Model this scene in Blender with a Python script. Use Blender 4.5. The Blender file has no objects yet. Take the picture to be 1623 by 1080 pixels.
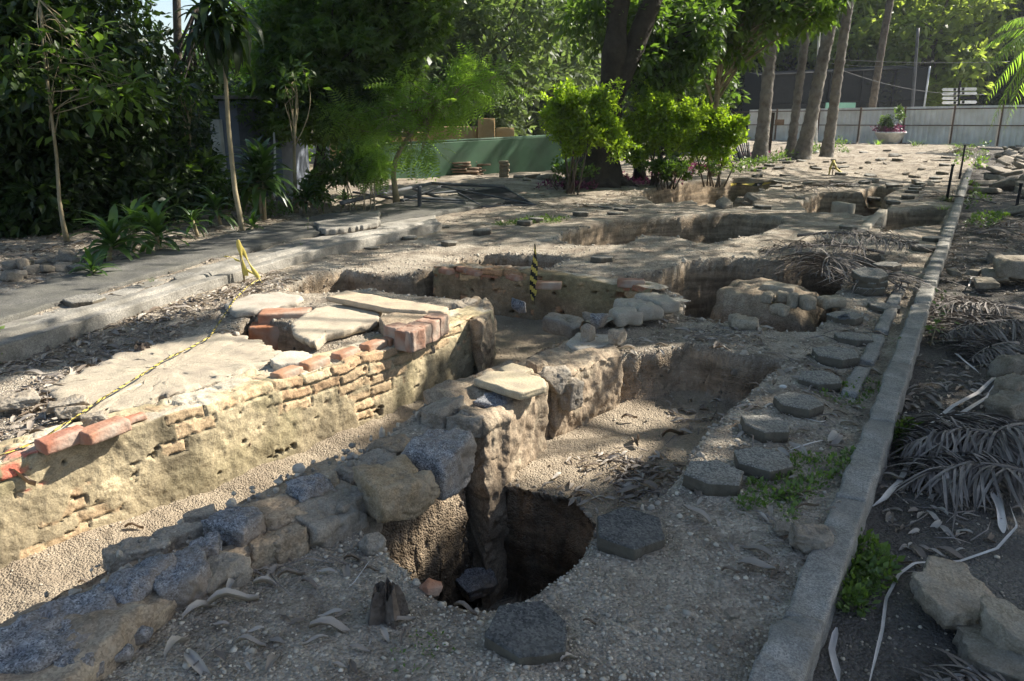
import bpy, bmesh, math, random
import numpy as np
from mathutils import Vector, Matrix, Euler
R = math.radians
sc = bpy.context.scene
col = sc.collection
# ---------------------------------------------------------------- camera
F = 1262.0                                   # focal length in photograph pixels (28 mm on 36 mm)
TH = math.atan(368 / F)
CAMH = 1.7
cd = bpy.data.cameras.new('camera'); cam = bpy.data.objects.new('camera', cd); col.objects.link(cam)
cd.lens = 28; cd.sensor_width = 36; cd.clip_end = 900; cd.clip_start = 0.05
cam.location = (0, 0, CAMH); cam.rotation_euler = (math.pi / 2 - TH, 0, 0)
sc.camera = cam
# ---------------------------------------------------------------- sky, sun, exposure
SUN_EL = R(40); SUN_AZ = R(67)               # azimuth measured from +Y towards +X
SUN = np.array([math.sin(SUN_AZ) * math.cos(SUN_EL), math.cos(SUN_AZ) * math.cos(SUN_EL), math.sin(SUN_EL)])
w = bpy.data.worlds.new('World'); sc.world = w; w.use_nodes = True
nt = w.node_tree; bg = nt.nodes['Background']
sky = nt.nodes.new('ShaderNodeTexSky'); sky.sky_type = 'NISHITA'; sky.sun_disc = False
sky.sun_elevation = SUN_EL; sky.sun_rotation = SUN_AZ; sky.air_density = 1.0; sky.dust_density = 1.5
nt.links.new(sky.outputs[0], bg.inputs[0]); bg.inputs[1].default_value = 0.09
sl = bpy.data.lights.new('sun', 'SUN'); sl.energy = 5.0; sl.angle = R(0.5); sl.color = (1.0, 0.94, 0.84)
so = bpy.data.objects.new('sun', sl); col.objects.link(so)
so.rotation_euler = Vector(SUN).to_track_quat('Z', 'Y').to_euler()
sc.view_settings.view_transform = 'Standard'; sc.view_settings.look = 'None'
sc.view_settings.exposure = 1.3; sc.view_settings.gamma = 1
sc.cycles.max_bounces = 6; sc.cycles.diffuse_bounces = 3; sc.cycles.glossy_bounces = 2
sc.cycles.transmission_bounces = 3; sc.cycles.transparent_max_bounces = 6
sc.cycles.use_adaptive_sampling = True; sc.cycles.adaptive_threshold = 0.02
try:
    sc.cycles.use_denoising = True; sc.cycles.denoiser = 'OPENIMAGEDENOISE'
except Exception: pass
# ---------------------------------------------------------------- helpers: projection of the traced plan onto the ground
cT, sT = math.cos(TH), math.sin(TH)
def ray(u, v):
    a = (np.asarray(u, float) - 811.5) / F; b = (540 - np.asarray(v, float)) / F
    return a, cT + b * sT, -sT + b * cT
def at(u, v, z=0.0):
    dx, dy, dz = ray(u, v); t = (z - CAMH) / dz
    return np.array([dx * t, dy * t, z + 0 * t]) if np.ndim(dx) == 0 else np.stack([dx * t, dy * t, z + 0 * t], -1)
def atY(u, v, Y):
    dx, dy, dz = ray(u, v); t = Y / dy
    return np.array([dx * t, Y, CAMH + dz * t])
def project(P):
    P = np.asarray(P, float); x = P[..., 0]; y = P[..., 1]; z = P[..., 2] - CAMH
    d = y * cT - z * sT; up = y * sT + z * cT
    d = np.where(d > 0.05, d, 0.05)
    return 811.5 + F * x / d, 540 - F * up / d
def G(*pts, z=0.0):
    return np.array([at(u, v, z)[:2] for u, v in pts])
# ---------------------------------------------------------------- noise
def _h(ix, iy, iz, seed):
    n = (ix * 374761393 + iy * 668265263 + iz * 2147483647 + seed * 1274126177) & 0xFFFFFFFF
    n = ((n ^ (n >> 13)) * 1274126177) & 0xFFFFFFFF
    n = ((n ^ (n >> 16)) * 2246822519) & 0xFFFFFFFF
    return ((n ^ (n >> 15)) & 0xFFFFFF) / float(0xFFFFFF)
def vn(p, s=1.0, seed=0):
    q = np.asarray(p, float) / s
    if q.shape[-1] == 2: q = np.concatenate([q, np.zeros(q.shape[:-1] + (1,))], -1)
    i = np.floor(q).astype(np.int64); f = q - i; f = f * f * (3 - 2 * f)
    x, y, z = i[..., 0], i[..., 1], i[..., 2]; fx, fy, fz = f[..., 0], f[..., 1], f[..., 2]
    def L(a, b, t): return a + (b - a) * t
    r = L(L(L(_h(x, y, z, seed), _h(x+1, y, z, seed), fx), L(_h(x, y+1, z, seed), _h(x+1, y+1, z, seed), fx), fy),
          L(L(_h(x, y, z+1, seed), _h(x+1, y, z+1, seed), fx), L(_h(x, y+1, z+1, seed), _h(x+1, y+1, z+1, seed), fx), fy), fz)
    return r * 2 - 1
def fbm(p, s, o=3, seed=0):
    a = 1; t = 0; k = 0
    for i in range(o):
        t = t + a * vn(p, s / 2 ** i, seed + i * 17); k += a; a *= .5
    return t / k
def ss(a, b, x):
    t = np.clip((x - a) / (b - a), 0, 1); return t * t * (3 - 2 * t)
# ---------------------------------------------------------------- mesh building
def mesh(name, V, faces, m=None, parent=None, C=None, smooth=True, loc=None, mats=None, mi=None):
    V = np.asarray(V, np.float32); me = bpy.data.meshes.new(name)
    if not isinstance(faces, (list, tuple)): faces = [faces]
    faces = [np.asarray(f, np.int32) for f in faces if len(f)]
    if loc is not None: V = V - np.asarray(loc, np.float32)
    me.vertices.add(len(V)); me.vertices.foreach_set('co', V.ravel())
    nl = sum(f.size for f in faces); npoly = sum(len(f) for f in faces)
    me.loops.add(nl); me.polygons.add(npoly)
    me.loops.foreach_set('vertex_index', np.concatenate([f.ravel() for f in faces]))
    tot = np.concatenate([np.full(len(f), f.shape[1], np.int32) for f in faces])
    st = np.concatenate([[0], np.cumsum(tot)[:-1]]).astype(np.int32)
    me.polygons.foreach_set('loop_start', st); me.polygons.foreach_set('loop_total', tot)
    me.polygons.foreach_set('use_smooth', np.full(npoly, smooth, bool))
    if mi is not None: me.polygons.foreach_set('material_index', np.asarray(mi, np.int32))
    me.update(calc_edges=True)
    if C is not None:
        C = np.asarray(C, np.float32)
        if C.shape[1] == 3: C = np.concatenate([C, np.ones((len(C), 1), np.float32)], 1)
        a = me.color_attributes.new('Col', 'FLOAT_COLOR', 'POINT'); a.data.foreach_set('color', C.ravel())
    for mm in (mats or ([m] if m else [])): me.materials.append(mm)
    o = bpy.data.objects.new(name, me); col.objects.link(o)
    if parent is not None: o.parent = parent
    elif loc is not None: o.location = loc
    return o
def tag(o, label=None, cat=None, group=None, kind=None):
    if label: o['label'] = label
    if cat: o['category'] = cat
    if group: o['group'] = group
    if kind: o['kind'] = kind
    elif cat: o['kind'] = 'thing'
    return o
def empty(name, loc, label, cat, group=None, rz=0, scale=1):
    o = bpy.data.objects.new(name, None); col.objects.link(o); o.location = loc
    o.rotation_euler = (0, 0, rz); o.scale = (scale,) * 3
    return tag(o, label, cat, group)
def dup(o, loc=None, rot=None, scale=None, label=None, group=None):
    c = o.copy(); col.objects.link(c)
    if loc is not None: c.location = loc
    if rot is not None: c.rotation_euler = rot
    if scale is not None: c.scale = scale if np.ndim(scale) else (scale,) * 3
    if label: c['label'] = label
    if group: c['group'] = group
    for ch in o.children:
        d = ch.copy(); col.objects.link(d); d.parent = c
        for g in ch.children:
            e = g.copy(); col.objects.link(e); e.parent = d
    return c
class MB:
    def __init__(s): s.v = []; s.t = []; s.q = []; s.c = []; s.n = 0
    def add(s, V, tris=None, quads=None, C=None):
        V = np.asarray(V, float)
        if tris is not None and len(tris): s.t.append(np.asarray(tris) + s.n)
        if quads is not None and len(quads): s.q.append(np.asarray(quads) + s.n)
        s.v.append(V); s.n += len(V)
        if C is None: C = np.ones(3) * .5
        C = np.asarray(C, float)
        s.c.append(np.tile(C, (len(V), 1)) if C.ndim == 1 else C)
        return s
    def box(s, c, d, rz=0, C=None, tilt=(0, 0)):
        c = np.asarray(c, float); d = np.asarray(d, float) / 2
        k = np.array([[x, y, z] for z in (-1, 1) for y in (-1, 1) for x in (-1, 1)]) * d
        M = np.array(Euler((tilt[0], tilt[1], rz)).to_matrix())
        s.add(k @ M.T + c, quads=[[0, 2, 3, 1], [4, 5, 7, 6], [0, 1, 5, 4], [2, 6, 7, 3], [0, 4, 6, 2], [1, 3, 7, 5]], C=C); return s
    def tube(s, P, r, n=8, C=None, cap=True):
        P = np.asarray(P, float); r = np.broadcast_to(np.asarray(r, float), (len(P),))
        T = np.gradient(P, axis=0); T /= np.linalg.norm(T, axis=1)[:, None] + 1e-9
        ref = np.array([0, 0, 1.]) if abs(T[:, 2]).mean() < .8 else np.array([1., 0, 0])
        A = np.cross(T, ref); A /= np.linalg.norm(A, axis=1)[:, None] + 1e-9; B = np.cross(T, A)
        a = np.arange(n) / n * 2 * math.pi
        V = P[:, None] + r[:, None, None] * (np.cos(a)[None, :, None] * A[:, None] + np.sin(a)[None, :, None] * B[:, None])
        k = len(P); i = np.arange(k - 1)[:, None] * n; j = np.arange(n)[None]; j2 = (j + 1) % n
        q = np.stack([i + j, i + j2, i + n + j2, i + n + j], -1).reshape(-1, 4)
        V = V.reshape(-1, 3); tr = []
        if cap:
            V = np.concatenate([V, P[:1], P[-1:]]); 
            tr = [[(t + 1) % n, t, k * n] for t in range(n)] + [[(k - 1) * n + t, (k - 1) * n + (t + 1) % n, k * n + 1] for t in range(n)]
        if C is not None and np.ndim(C) == 2: C = None
        s.add(V, tris=tr, quads=q, C=C); return s
    def build(s, name, m, parent=None, smooth=True, loc=None):
        f = ([np.concatenate(s.q)] if s.q else []) + ([np.concatenate(s.t)] if s.t else [])
        return mesh(name, np.concatenate(s.v), f, m, parent, np.concatenate(s.c), smooth, loc)
# ---------------------------------------------------------------- materials
def newmat(name):
    m = bpy.data.materials.new(name); m.use_nodes = True; t = m.node_tree
    return m, t, t.nodes['Principled BSDF'], t.nodes.new, t.links.new
def surf(name, c1, c2, scale=6, rough=.9, bump=.3, bscale=60, c3=None, bdist=.01, vor=0, attr=False, spec=.3, detail=6, speck=None, metal=0, moss=None):
    """two or three tone noise mix, fine bump; attr=True multiplies by the mesh colour (painted per brick or leaf as the thing has it)"""
    m, t, b, N, L = newmat(name)
    tc = N('ShaderNodeTexCoord'); co = tc.outputs['Object']
    n = N('ShaderNodeTexNoise'); n.inputs['Scale'].default_value = scale; n.inputs['Detail'].default_value = detail; n.inputs['Roughness'].default_value = .65
    L(co, n.inputs['Vector'])
    r = N('ShaderNodeValToRGB'); r.color_ramp.elements[0].position = .32; r.color_ramp.elements[1].position = .68
    r.color_ramp.elements[0].color = (*c1, 1); r.color_ramp.elements[1].color = (*c2, 1)
    if c3: e = r.color_ramp.elements.new(.5); e.color = (*c3, 1)
    L(n.outputs[0], r.inputs[0]); out = r.outputs[0]
    n2 = N('ShaderNodeTexNoise'); n2.inputs['Scale'].default_value = bscale; n2.inputs['Detail'].default_value = 5; L(co, n2.inputs['Vector'])
    def mul(a, bsock, f=1.0, mode='MULTIPLY'):
        x = N('ShaderNodeMix'); x.data_type = 'RGBA'; x.blend_type = mode; x.inputs[0].default_value = f
        L(a, x.inputs[6]); L(bsock, x.inputs[7]); return x.outputs[2]
    if speck:
        v = N('ShaderNodeTexVoronoi'); v.inputs['Scale'].default_value = speck[0]; L(co, v.inputs['Vector'])
        rr = N('ShaderNodeValToRGB'); e = rr.color_ramp.elements; e[0].color = (*speck[1],1); e[1].color = (*speck[2],1); e[0].position=.2; e[1].position=.8
        L(v.outputs['Color'], rr.inputs[0]); out = mul(out, rr.outputs[0], speck[3], 'MULTIPLY' if len(speck) < 5 else speck[4])
    if attr:
        a = N('ShaderNodeAttribute'); a.attribute_name = 'Col'
        sc2 = N('ShaderNodeVectorMath'); sc2.operation = 'SCALE'; sc2.inputs[3].default_value = 2.0; L(a.outputs['Color'], sc2.inputs[0])
        out = mul(out, sc2.outputs[0])
    if moss:
        n3 = N('ShaderNodeTexNoise'); n3.inputs['Scale'].default_value = moss[0]; n3.inputs['Detail'].default_value = 8; L(co, n3.inputs['Vector'])
        r3 = N('ShaderNodeValToRGB'); r3.color_ramp.elements[0].position = .42; r3.color_ramp.elements[1].position = .66; L(n3.outputs[0], r3.inputs[0])
        rgb = N('ShaderNodeRGB'); rgb.outputs[0].default_value = (*moss[1], 1)
        x = N('ShaderNodeMix'); x.data_type = 'RGBA'; L(out, x.inputs[6]); L(rgb.outputs[0], x.inputs[7])
        mm = N('ShaderNodeMath'); mm.operation = 'MULTIPLY'; mm.inputs[1].default_value = moss[2]; L(r3.outputs[0], mm.inputs[0]); L(mm.outputs[0], x.inputs[0]); out = x.outputs[2]
    L(out, b.inputs['Base Color']); b.inputs['Roughness'].default_value = rough; b.inputs['Metallic'].default_value = metal
    b.inputs['Specular IOR Level'].default_value = spec
    h = n2.outputs[0]
    if vor:
        v2 = N('ShaderNodeTexVoronoi'); v2.inputs['Scale'].default_value = vor; L(co, v2.inputs['Vector'])
        ad = N('ShaderNodeMath'); ad.operation = 'SUBTRACT'; L(h, ad.inputs[0]); L(v2.outputs['Distance'], ad.inputs[1]); h = ad.outputs[0]
    bp = N('ShaderNodeBump'); bp.inputs['Strength'].default_value = bump; bp.inputs['Distance'].default_value = bdist
    L(h, bp.inputs['Height']); L(bp.outputs[0], b.inputs['Normal'])
    return m
def leafmat(name, c1, c2, trans=.35, rough=.45, tcol=None, spec=.4):
    m, t, b, N, L = newmat(name)
    a = N('ShaderNodeAttribute'); a.attribute_name = 'Col'
    sp = N('ShaderNodeSeparateColor'); L(a.outputs['Color'], sp.inputs[0])
    x = N('ShaderNodeMix'); x.data_type = 'RGBA'; x.inputs[6].default_value = (*c1, 1); x.inputs[7].default_value = (*c2, 1); L(sp.outputs[0], x.inputs[0])
    L(x.outputs[2], b.inputs['Base Color']); b.inputs['Roughness'].default_value = rough; b.inputs['Specular IOR Level'].default_value = spec
    tr = N('ShaderNodeBsdfTranslucent')
    y = N('ShaderNodeMix'); y.data_type = 'RGBA'; y.blend_type = 'MULTIPLY'; y.inputs[0].default_value = 1
    L(x.outputs[2], y.inputs[6]); y.inputs[7].default_value = (*(tcol or (2.6, 2.9, 1.1)), 1); y.clamp_result = False
    L(y.outputs[2], tr.inputs[0])
    mx = N('ShaderNodeMixShader'); mx.inputs[0].default_value = trans
    L(b.outputs[0], mx.inputs[1]); L(tr.outputs[0], mx.inputs[2]); L(mx.outputs[0], t.nodes['Material Output'].inputs[0])
    return m
# ---------------------------------------------------------------- stone shapes
_ico = {}
def ico(n):
    if n not in _ico:
        bm = bmesh.new(); bmesh.ops.create_icosphere(bm, subdivisions=n, radius=1)
        _ico[n] = (np.array([v.co[:] for v in bm.verts]), np.array([[v.index for v in f.verts] for f in bm.faces])); bm.free()
    return _ico[n]
def rockV(dims, seed=0, n=5, planes=12, p=90, rough=.05, boxy=.0, fn=None):
    D, T = ico(n); rg = np.random.default_rng(seed)
    if fn is None:
        ns = rg.normal(size=(planes, 3)); ns /= np.linalg.norm(ns, axis=1)[:, None]; ds = rg.uniform(.72, 1.0, planes)
        bx = np.array([[1,0,0],[-1,0,0],[0,1,0],[0,-1,0],[0,0,1],[0,0,-1.]]) + rg.normal(size=(6,3)) * .12
        bx /= np.linalg.norm(bx, axis=1)[:, None]
        ns = np.concatenate([ns, bx]); ds = np.concatenate([ds, rg.uniform(.62, .8, 6) + boxy * .1]); ds[:planes] += boxy * .35
    else: ns, ds = fn
    r = (np.maximum(D @ ns.T, 0) / ds) ** p
    r = r.sum(1) ** (-1 / p)
    V = D * r[:, None] * np.asarray(dims) / 2 * 1.25
    m = float(np.mean(dims)); off = rg.uniform(0, 90, 3)
    d = fbm(V + off, m * .45, 4, seed) * rough * m + vn(V + off, m * .07, seed + 5) * rough * .3 * m - np.maximum(0, fbm(V + off, m * .22, 3, seed + 6) - .12) * rough * 2.2 * m
    V = V + D * d[:, None]
    return V, T
def rotz(a): c, s = math.cos(a), math.sin(a); return np.array([[c, -s, 0], [s, c, 0], [0, 0, 1.]])
def rock(name, c, dims, seed, m, rot=(0, 0, 0), parent=None, n=5, C=None, **k):
    V, T = rockV(dims, seed, n, **k)
    o = mesh(name, V, T, m, parent, C=np.full((len(V), 3), .5) if C is None else np.tile(np.asarray(C, float), (len(V), 1)))
    o.location = c; o.rotation_euler = rot
    return o
def boxstone(name, c, dims, m, seed=0, rz=0, res=.02, bev=.012, rough=.006, parent=None, tilt=(0, 0), C=None, taper=None):
    """subdivided block with rounded worn arrises and noise"""
    d = np.asarray(dims, float) / 2; V = []; Q = []; n0 = 0
    for ax in range(3):
        a, b_ = [i for i in range(3) if i != ax]
        na, nb = max(2, int(dims[a] / res) + 1), max(2, int(dims[b_] / res) + 1)
        ga, gb = np.meshgrid(np.linspace(-d[a], d[a], na), np.linspace(-d[b_], d[b_], nb), indexing='ij')
        for s in (-1, 1):
            P = np.zeros((na * nb, 3)); P[:, a] = ga.ravel(); P[:, b_] = gb.ravel(); P[:, ax] = s * d[ax]
            i = (np.arange(na - 1)[:, None] * nb + np.arange(nb - 1)[None]).ravel()
            q = np.stack([i, i + nb, i + nb + 1, i + 1], -1)
            if (s == 1) == (ax == 1): q = q[:, ::-1]
            V.append(P); Q.append(q + n0); n0 += len(P)
    V = np.concatenate(V); Q = np.concatenate(Q)
    inn = np.clip(V, -(d - bev), d - bev); e = V - inn; l = np.linalg.norm(e, axis=1)[:, None]
    V = inn + np.where(l > 1e-9, e / np.maximum(l, 1e-9) * bev, 0)
    off = np.array([seed * 3.7, seed * 1.3, seed * 7.1])
    nn = np.stack([fbm(V + off + k * 31, max(dims) * .35 if max(dims) < .5 else .12, 4, seed + k) for k in range(3)], -1)
    V = V + nn * rough
    if taper is not None: V = taper(V)
    o = mesh(name, V, Q, m, parent, C=np.full((len(V), 3), .5) if C is None else np.tile(np.asarray(C, float), (len(V), 1)))
    bm = bmesh.new(); bm.from_mesh(o.data); bmesh.ops.remove_doubles(bm, verts=bm.verts, dist=1e-5); bm.to_mesh(o.data); bm.free()
    o.location = c; o.rotation_euler = (tilt[0], tilt[1], rz)
    return o
def resample(P, step, closed=True):
    P = np.asarray(P, float); Q = np.concatenate([P, P[:1]]) if closed else P
    L_ = np.linalg.norm(np.diff(Q, axis=0), axis=1); s = np.concatenate([[0], np.cumsum(L_)])
    n = max(6, int(s[-1] / step)); t = np.linspace(0, s[-1], n + (0 if closed else 1), endpoint=not closed)
    return np.stack([np.interp(t, s, Q[:, k]) for k in range(Q.shape[1])], -1)
def slab(name, poly, ztop, th, m, seed=0, wob=.012, step=.02, rough=.006, tilt=None, parent=None, C=None, under=.0):
    """broken plate: a traced outline with real thickness"""
    P = resample(np.asarray(poly, float)[:, :2], step); c = P.mean(0); n = len(P); D = P - c
    Pn = np.concatenate([P, np.full((n, 1), seed)], 1); D0 = D; D = D * (1 + (fbm(Pn, .09, 3, seed) * 1.2 + vn(Pn, .028, seed + 3) * .35)[:, None] * wob / .15)
    rings = [(0.9 - under, -th), (1.0 - under, -th * .9), (1.0 - under*.3, -th * .55), (1.0, -th * .25), (.995, -.008), (.975, 0)] + [(k, 0) for k in np.linspace(.9, .06, 12)]
    V = [np.concatenate([(D * s ** 4 + D0 * (1 - s ** 4)) * s if s < .95 else D * s, np.full((n, 1), z)], 1) for s, z in rings]
    V = np.concatenate(V + [[[0, 0, 0]]]); K = len(rings)
    off = np.array([seed * 1.7, seed * 4.1, 0])
    V[:, 2] += fbm(V + off, .12, 4, seed) * rough * np.where(V[:, 2] > -.01, 1, .4); V[:, :2] += np.stack([fbm(V * [1, 1, 2] + off + 9 * k, .05, 3, seed + k) for k in (1, 2)], -1) * rough * 2.0
    i = np.arange(K - 1)[:, None] * n; j = np.arange(n)[None]; j2 = (j + 1) % n
    q = np.stack([i + j, i + j2, i + n + j2, i + n + j], -1).reshape(-1, 4)
    t = [[(K - 1) * n + a, (K - 1) * n + (a + 1) % n, K * n] for a in range(n)]
    area = np.sum(P[:, 0] * np.roll(P[:, 1], -1) - P[:, 1] * np.roll(P[:, 0], -1))
    if area < 0: q = q[:, ::-1]; t = [x[::-1] for x in t]
    if tilt: V[:, 2] += V[:, 0] * tilt[0] + V[:, 1] * tilt[1]
    o = mesh(name, V, [q, np.array(t)], m, parent, C=np.full((len(V), 3), .5) if C is None else np.tile(np.asarray(C, float), (len(V), 1)))
    o.location = (c[0], c[1], ztop)
    return o
# ================================================================ THE GROUND: one dug-over sheet; the sheet is folded down the pit walls
ALONG = np.array([.52, .854]); ACROSS = np.array([.854, -.52])
# rim outlines (pixel of the photograph -> point of the ground plane)
PITS = []   # (polygon, depth, band, batter)
TR_LEFT = G((-420,860),(-60,762),(100,712),(300,655),(440,612),(600,562),(715,517),(772,497))
TR_RIGHT = np.concatenate([G((932,520),(888,548),(815,580),(755,600),(668,640)), G((560,697),(470,745),(300,822),(180,885),(0,985),(-420,1200), z=.07)])
A = np.concatenate([TR_LEFT, G((768,478),(700,470),(575,458),(500,466),(455,466),(452,457),(482,441),(541,426),(603,434),(655,432),(684,424),(800,432),(920,447),(1008,459),(1030,470)), TR_RIGHT])
PITS.append((A, .43, .17, .12))
PITS.append((G((868,602),(905,588),(978,562),(1061,553),(1092,546),(1150,560),(1247,571),(1200,612),(1165,640),(1120,682),(1085,740),(1020,800),(950,832),(850,860),(760,830),(725,742),(738,668),(800,638),(840,622)), .36, .14, .15))
PC = np.concatenate([G((560,812),(598,852),(650,910),(700,942),(780,968),(843,945),(893,895),(952,828)), G((958,826),(908,784),(852,768),(800,750),(764,712),(745,670),(738,630), z=-.36), G((728,690),(690,725),(600,765),(556,790))])
PITS.append((PC, 1.12, .19, .10))
PITS.append((G((712,418),(728,405),(770,398),(850,399),(905,407),(868,423),(760,427)), .55, .2, .2))
PITS.append((G((881,380),(905,366),(960,352),(1020,345),(1080,342),(1150,337),(1240,345),(1236,360),(1190,376),(1120,385),(1060,376),(1020,375),(990,388),(930,390)), .5, .25, .2))
PITS.append((G((968,442),(1010,434),(1050,428),(1088,411),(1165,406),(1245,414),(1290,400),(1398,404),(1396,424),(1342,440),(1322,464),(1336,488),(1292,524),(1230,522),(1170,504),(1146,507),(1088,494),(1082,466),(1020,452)), .75, .2, .1))
PITS.append((G((1015,303),(1080,290),(1165,283),(1240,285),(1215,300),(1110,327),(1100,316),(1040,322)), .55, .4, .3))
PITS.append((G((1268,320),(1300,305),(1400,309),(1412,325),(1375,345),(1340,336),(1280,336)), .6, .35, .3))
PITS.append((G((1398,336),(1440,330),(1502,330),(1492,352),(1400,366)), .5, .3, .3))
PITS.append((G((1362,301),(1390,295),(1425,300),(1400,312),(1370,311)), .5, .4, .4))
PITS.append((G((1108,318),(1150,311),(1196,316),(1190,326),(1130,328)), .4, .3, .3))
PITS.append((G((372,520),(400,502),(450,512),(520,540),(480,566),(425,562),(385,545)), .38, .11, .1))
KERB = [(1233,1080),(1380,720),(1414,613),(1482,420),(1505,360),(1531,285)]
KP = G(*KERB, z=.03); d0 = KP[0] - KP[1]; KP = np.concatenate([[KP[0] + d0 * 1.1], KP, [KP[-1] + (KP[-1] - KP[-2]) * .5]])
def polydist(P, poly):
    """signed distance (positive inside) and unit vector towards the inside"""
    a = poly; b = np.roll(poly, -1, 0)
    best = np.full(len(P), 1e9); nd = np.zeros((len(P), 2)); ins = np.zeros(len(P), bool)
    for p, q in zip(a, b):
        e = q - p; w_ = P - p; t = np.clip((w_ @ e) / (e @ e + 1e-12), 0, 1); d = w_ - t[:, None] * e; l = np.hypot(d[:, 0], d[:, 1])
        k = l < best; best[k] = l[k]; nd[k] = d[k]
        c = ((p[1] > P[:, 1]) != (q[1] > P[:, 1])); 
        if abs(q[1] - p[1]) > 1e-12: ins ^= c & (P[:, 0] < (q[0] - p[0]) * (P[:, 1] - p[1]) / (q[1] - p[1]) + p[0])
    s = np.where(ins, best, -best); nd /= best[:, None] + 1e-9
    return s, np.where(ins[:, None], nd, -nd)
def kerb_side(P):
    """signed distance right (+) of the kerb's centre line"""
    y = P[:, 1]; x = np.interp(y, KP[:, 1], KP[:, 0], left=None)
    sl_ = (KP[1] - KP[0]); x = np.where(y < KP[0, 1], KP[0, 0] + (y - KP[0, 1]) * sl_[0] / sl_[1], x)
    sr = (KP[-1] - KP[-2]); x = np.where(y > KP[-1, 1], KP[-1, 0] + (y - KP[-1, 1]) * sr[0] / sr[1], x)
    return (P[:, 0] - x) * .85
def base_z(P):
    r = np.hypot(P[:, 0], P[:, 1])
    z = fbm(P, 1.4, 3, 3) * .05 + fbm(P, .22, 3, 9) * .014 + vn(P, .05, 4) * .004 + vn(P, .021, 41) * .0025
    ks = kerb_side(P)
    z = z * (1 - .75 * ss(-.05, .12, ks)) - .115 * ss(-.02, .02, ks)
    z = z - .03 * ss(-.6, -.1, ks) * (1 - ss(-.1, 0, ks))
    far = ss(14, 24, P[:, 1]); z = z + far * (fbm(P, 2.6, 3, 31) * .12)
    return z
def ground_sheet(P, fold=True):
    wp = P + np.stack([fbm(P, .35, 3, 21), fbm(P, .35, 3, 22)], -1) * .05 + np.stack([fbm(P, .07, 2, 23), fbm(P, .07, 2, 24)], -1) * .016 + np.stack([vn(P, .028, 25), vn(P, .028, 26)], -1) * .007
    z = base_z(P); sh = np.zeros_like(P); wall = np.zeros(len(P)); zt = z.copy()
    for k, (poly, D, B, bat) in enumerate(PITS):
        lo = poly.min(0) - .6; hi = poly.max(0) + .6
        m = np.all((P > lo) & (P < hi), 1)
        if not m.any(): continue
        s, nd = polydist(wp[m], poly)
        s = s + 0.0
        t = np.clip(s / B, 0, 1)
        Pm = P[m]
        floor = fbm(Pm, .5, 3, 50 + k) * .05 + vn(Pm, .06, 5) * .008
        dz = -(D - floor) * (t ** .85); rim = -.012 * ss(-.03, .0, s)      # worn, rounded lip
        zz = zt[m] + rim * (D > .3) + dz
        new = zz < z[m]
        # fold: samples in the band are gathered close to the rim so the wall stands steep
        off = np.where((s > 0) & (s < B), -s * (1 - bat), 0); g2 = (s >= B) & (s < 2.4 * B)
        off = np.where(g2, -(1 - bat) * B * (1 - (s - B) / (1.4 * B)), off)
        striae = fbm(np.stack([Pm[:, 0] * 1.0, Pm[:, 1] * 1.0, zz * .22], -1), .06, 3, 60 + k) * .022 + fbm(np.stack([Pm[:, 0], Pm[:, 1], zz], -1), .25, 2, 70 + k) * .05
        q3 = np.stack([Pm[:, 0], Pm[:, 1], zz], -1); lump = fbm(q3, .09, 3, 80 + k) * .03 + vn(q3 * [1, 1, 1.6], .03, 90 + k) * .012 + .022 * vn(np.stack([Pm[:, 0] * .2, Pm[:, 1] * .2, zz], -1), .10, 95 + k)
        off = off + np.where((s > 0) & (s < B), (striae * .7 + lump) * np.sin(np.pi * t) ** .6, 0)
        shm = sh[m]; o2 = nd * off[:, None]
        shm = np.where((new | (s < 0))[:, None], shm * 0 + o2, shm) if True else shm
        sh[m] = np.where(new[:, None], o2, sh[m]); zm = z[m]; z[m] = np.where(new, zz, zm)
        wm = wall[m]; wall[m] = np.where(new & (s > .012) & (s < B * 1.02), 1, np.where(new & (s >= B), -1, wm))
    return P + sh, z, wall
def gz(x, y):
    P = np.array([[x, y]], float); return float(ground_sheet(P)[1][0])
def fan(ys, ss_):
    Y, S_ = np.meshgrid(ys, ss_, indexing='ij'); return np.stack([S_ * Y, Y], -1).reshape(-1, 2), len(ys), len(ss_)
q1 = 1.0035; ys = 1.15 * q1 ** np.arange(0, int(math.log(46 / 1.15) / math.log(q1)))
xs = np.concatenate([np.linspace(-1.5, -.72, 60, endpoint=False), np.linspace(-.72, .72, 460), np.linspace(.72, 1.5, 60)[1:]])
P0, nr, nc = fan(ys, xs)
P1, Zg, Wl = ground_sheet(P0)
idx = (np.arange(nr - 1)[:, None] * nc + np.arange(nc - 1)[None]).ravel()
Qd = np.stack([idx, idx + 1, idx + nc + 1, idx + nc], -1)
ksd = kerb_side(P0)
Cg = np.zeros((len(P0), 3)); Cg[:, 0] = Wl > .5; Cg[:, 1] = Wl < -.5; Cg[:, 2] = ksd > .02
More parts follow.
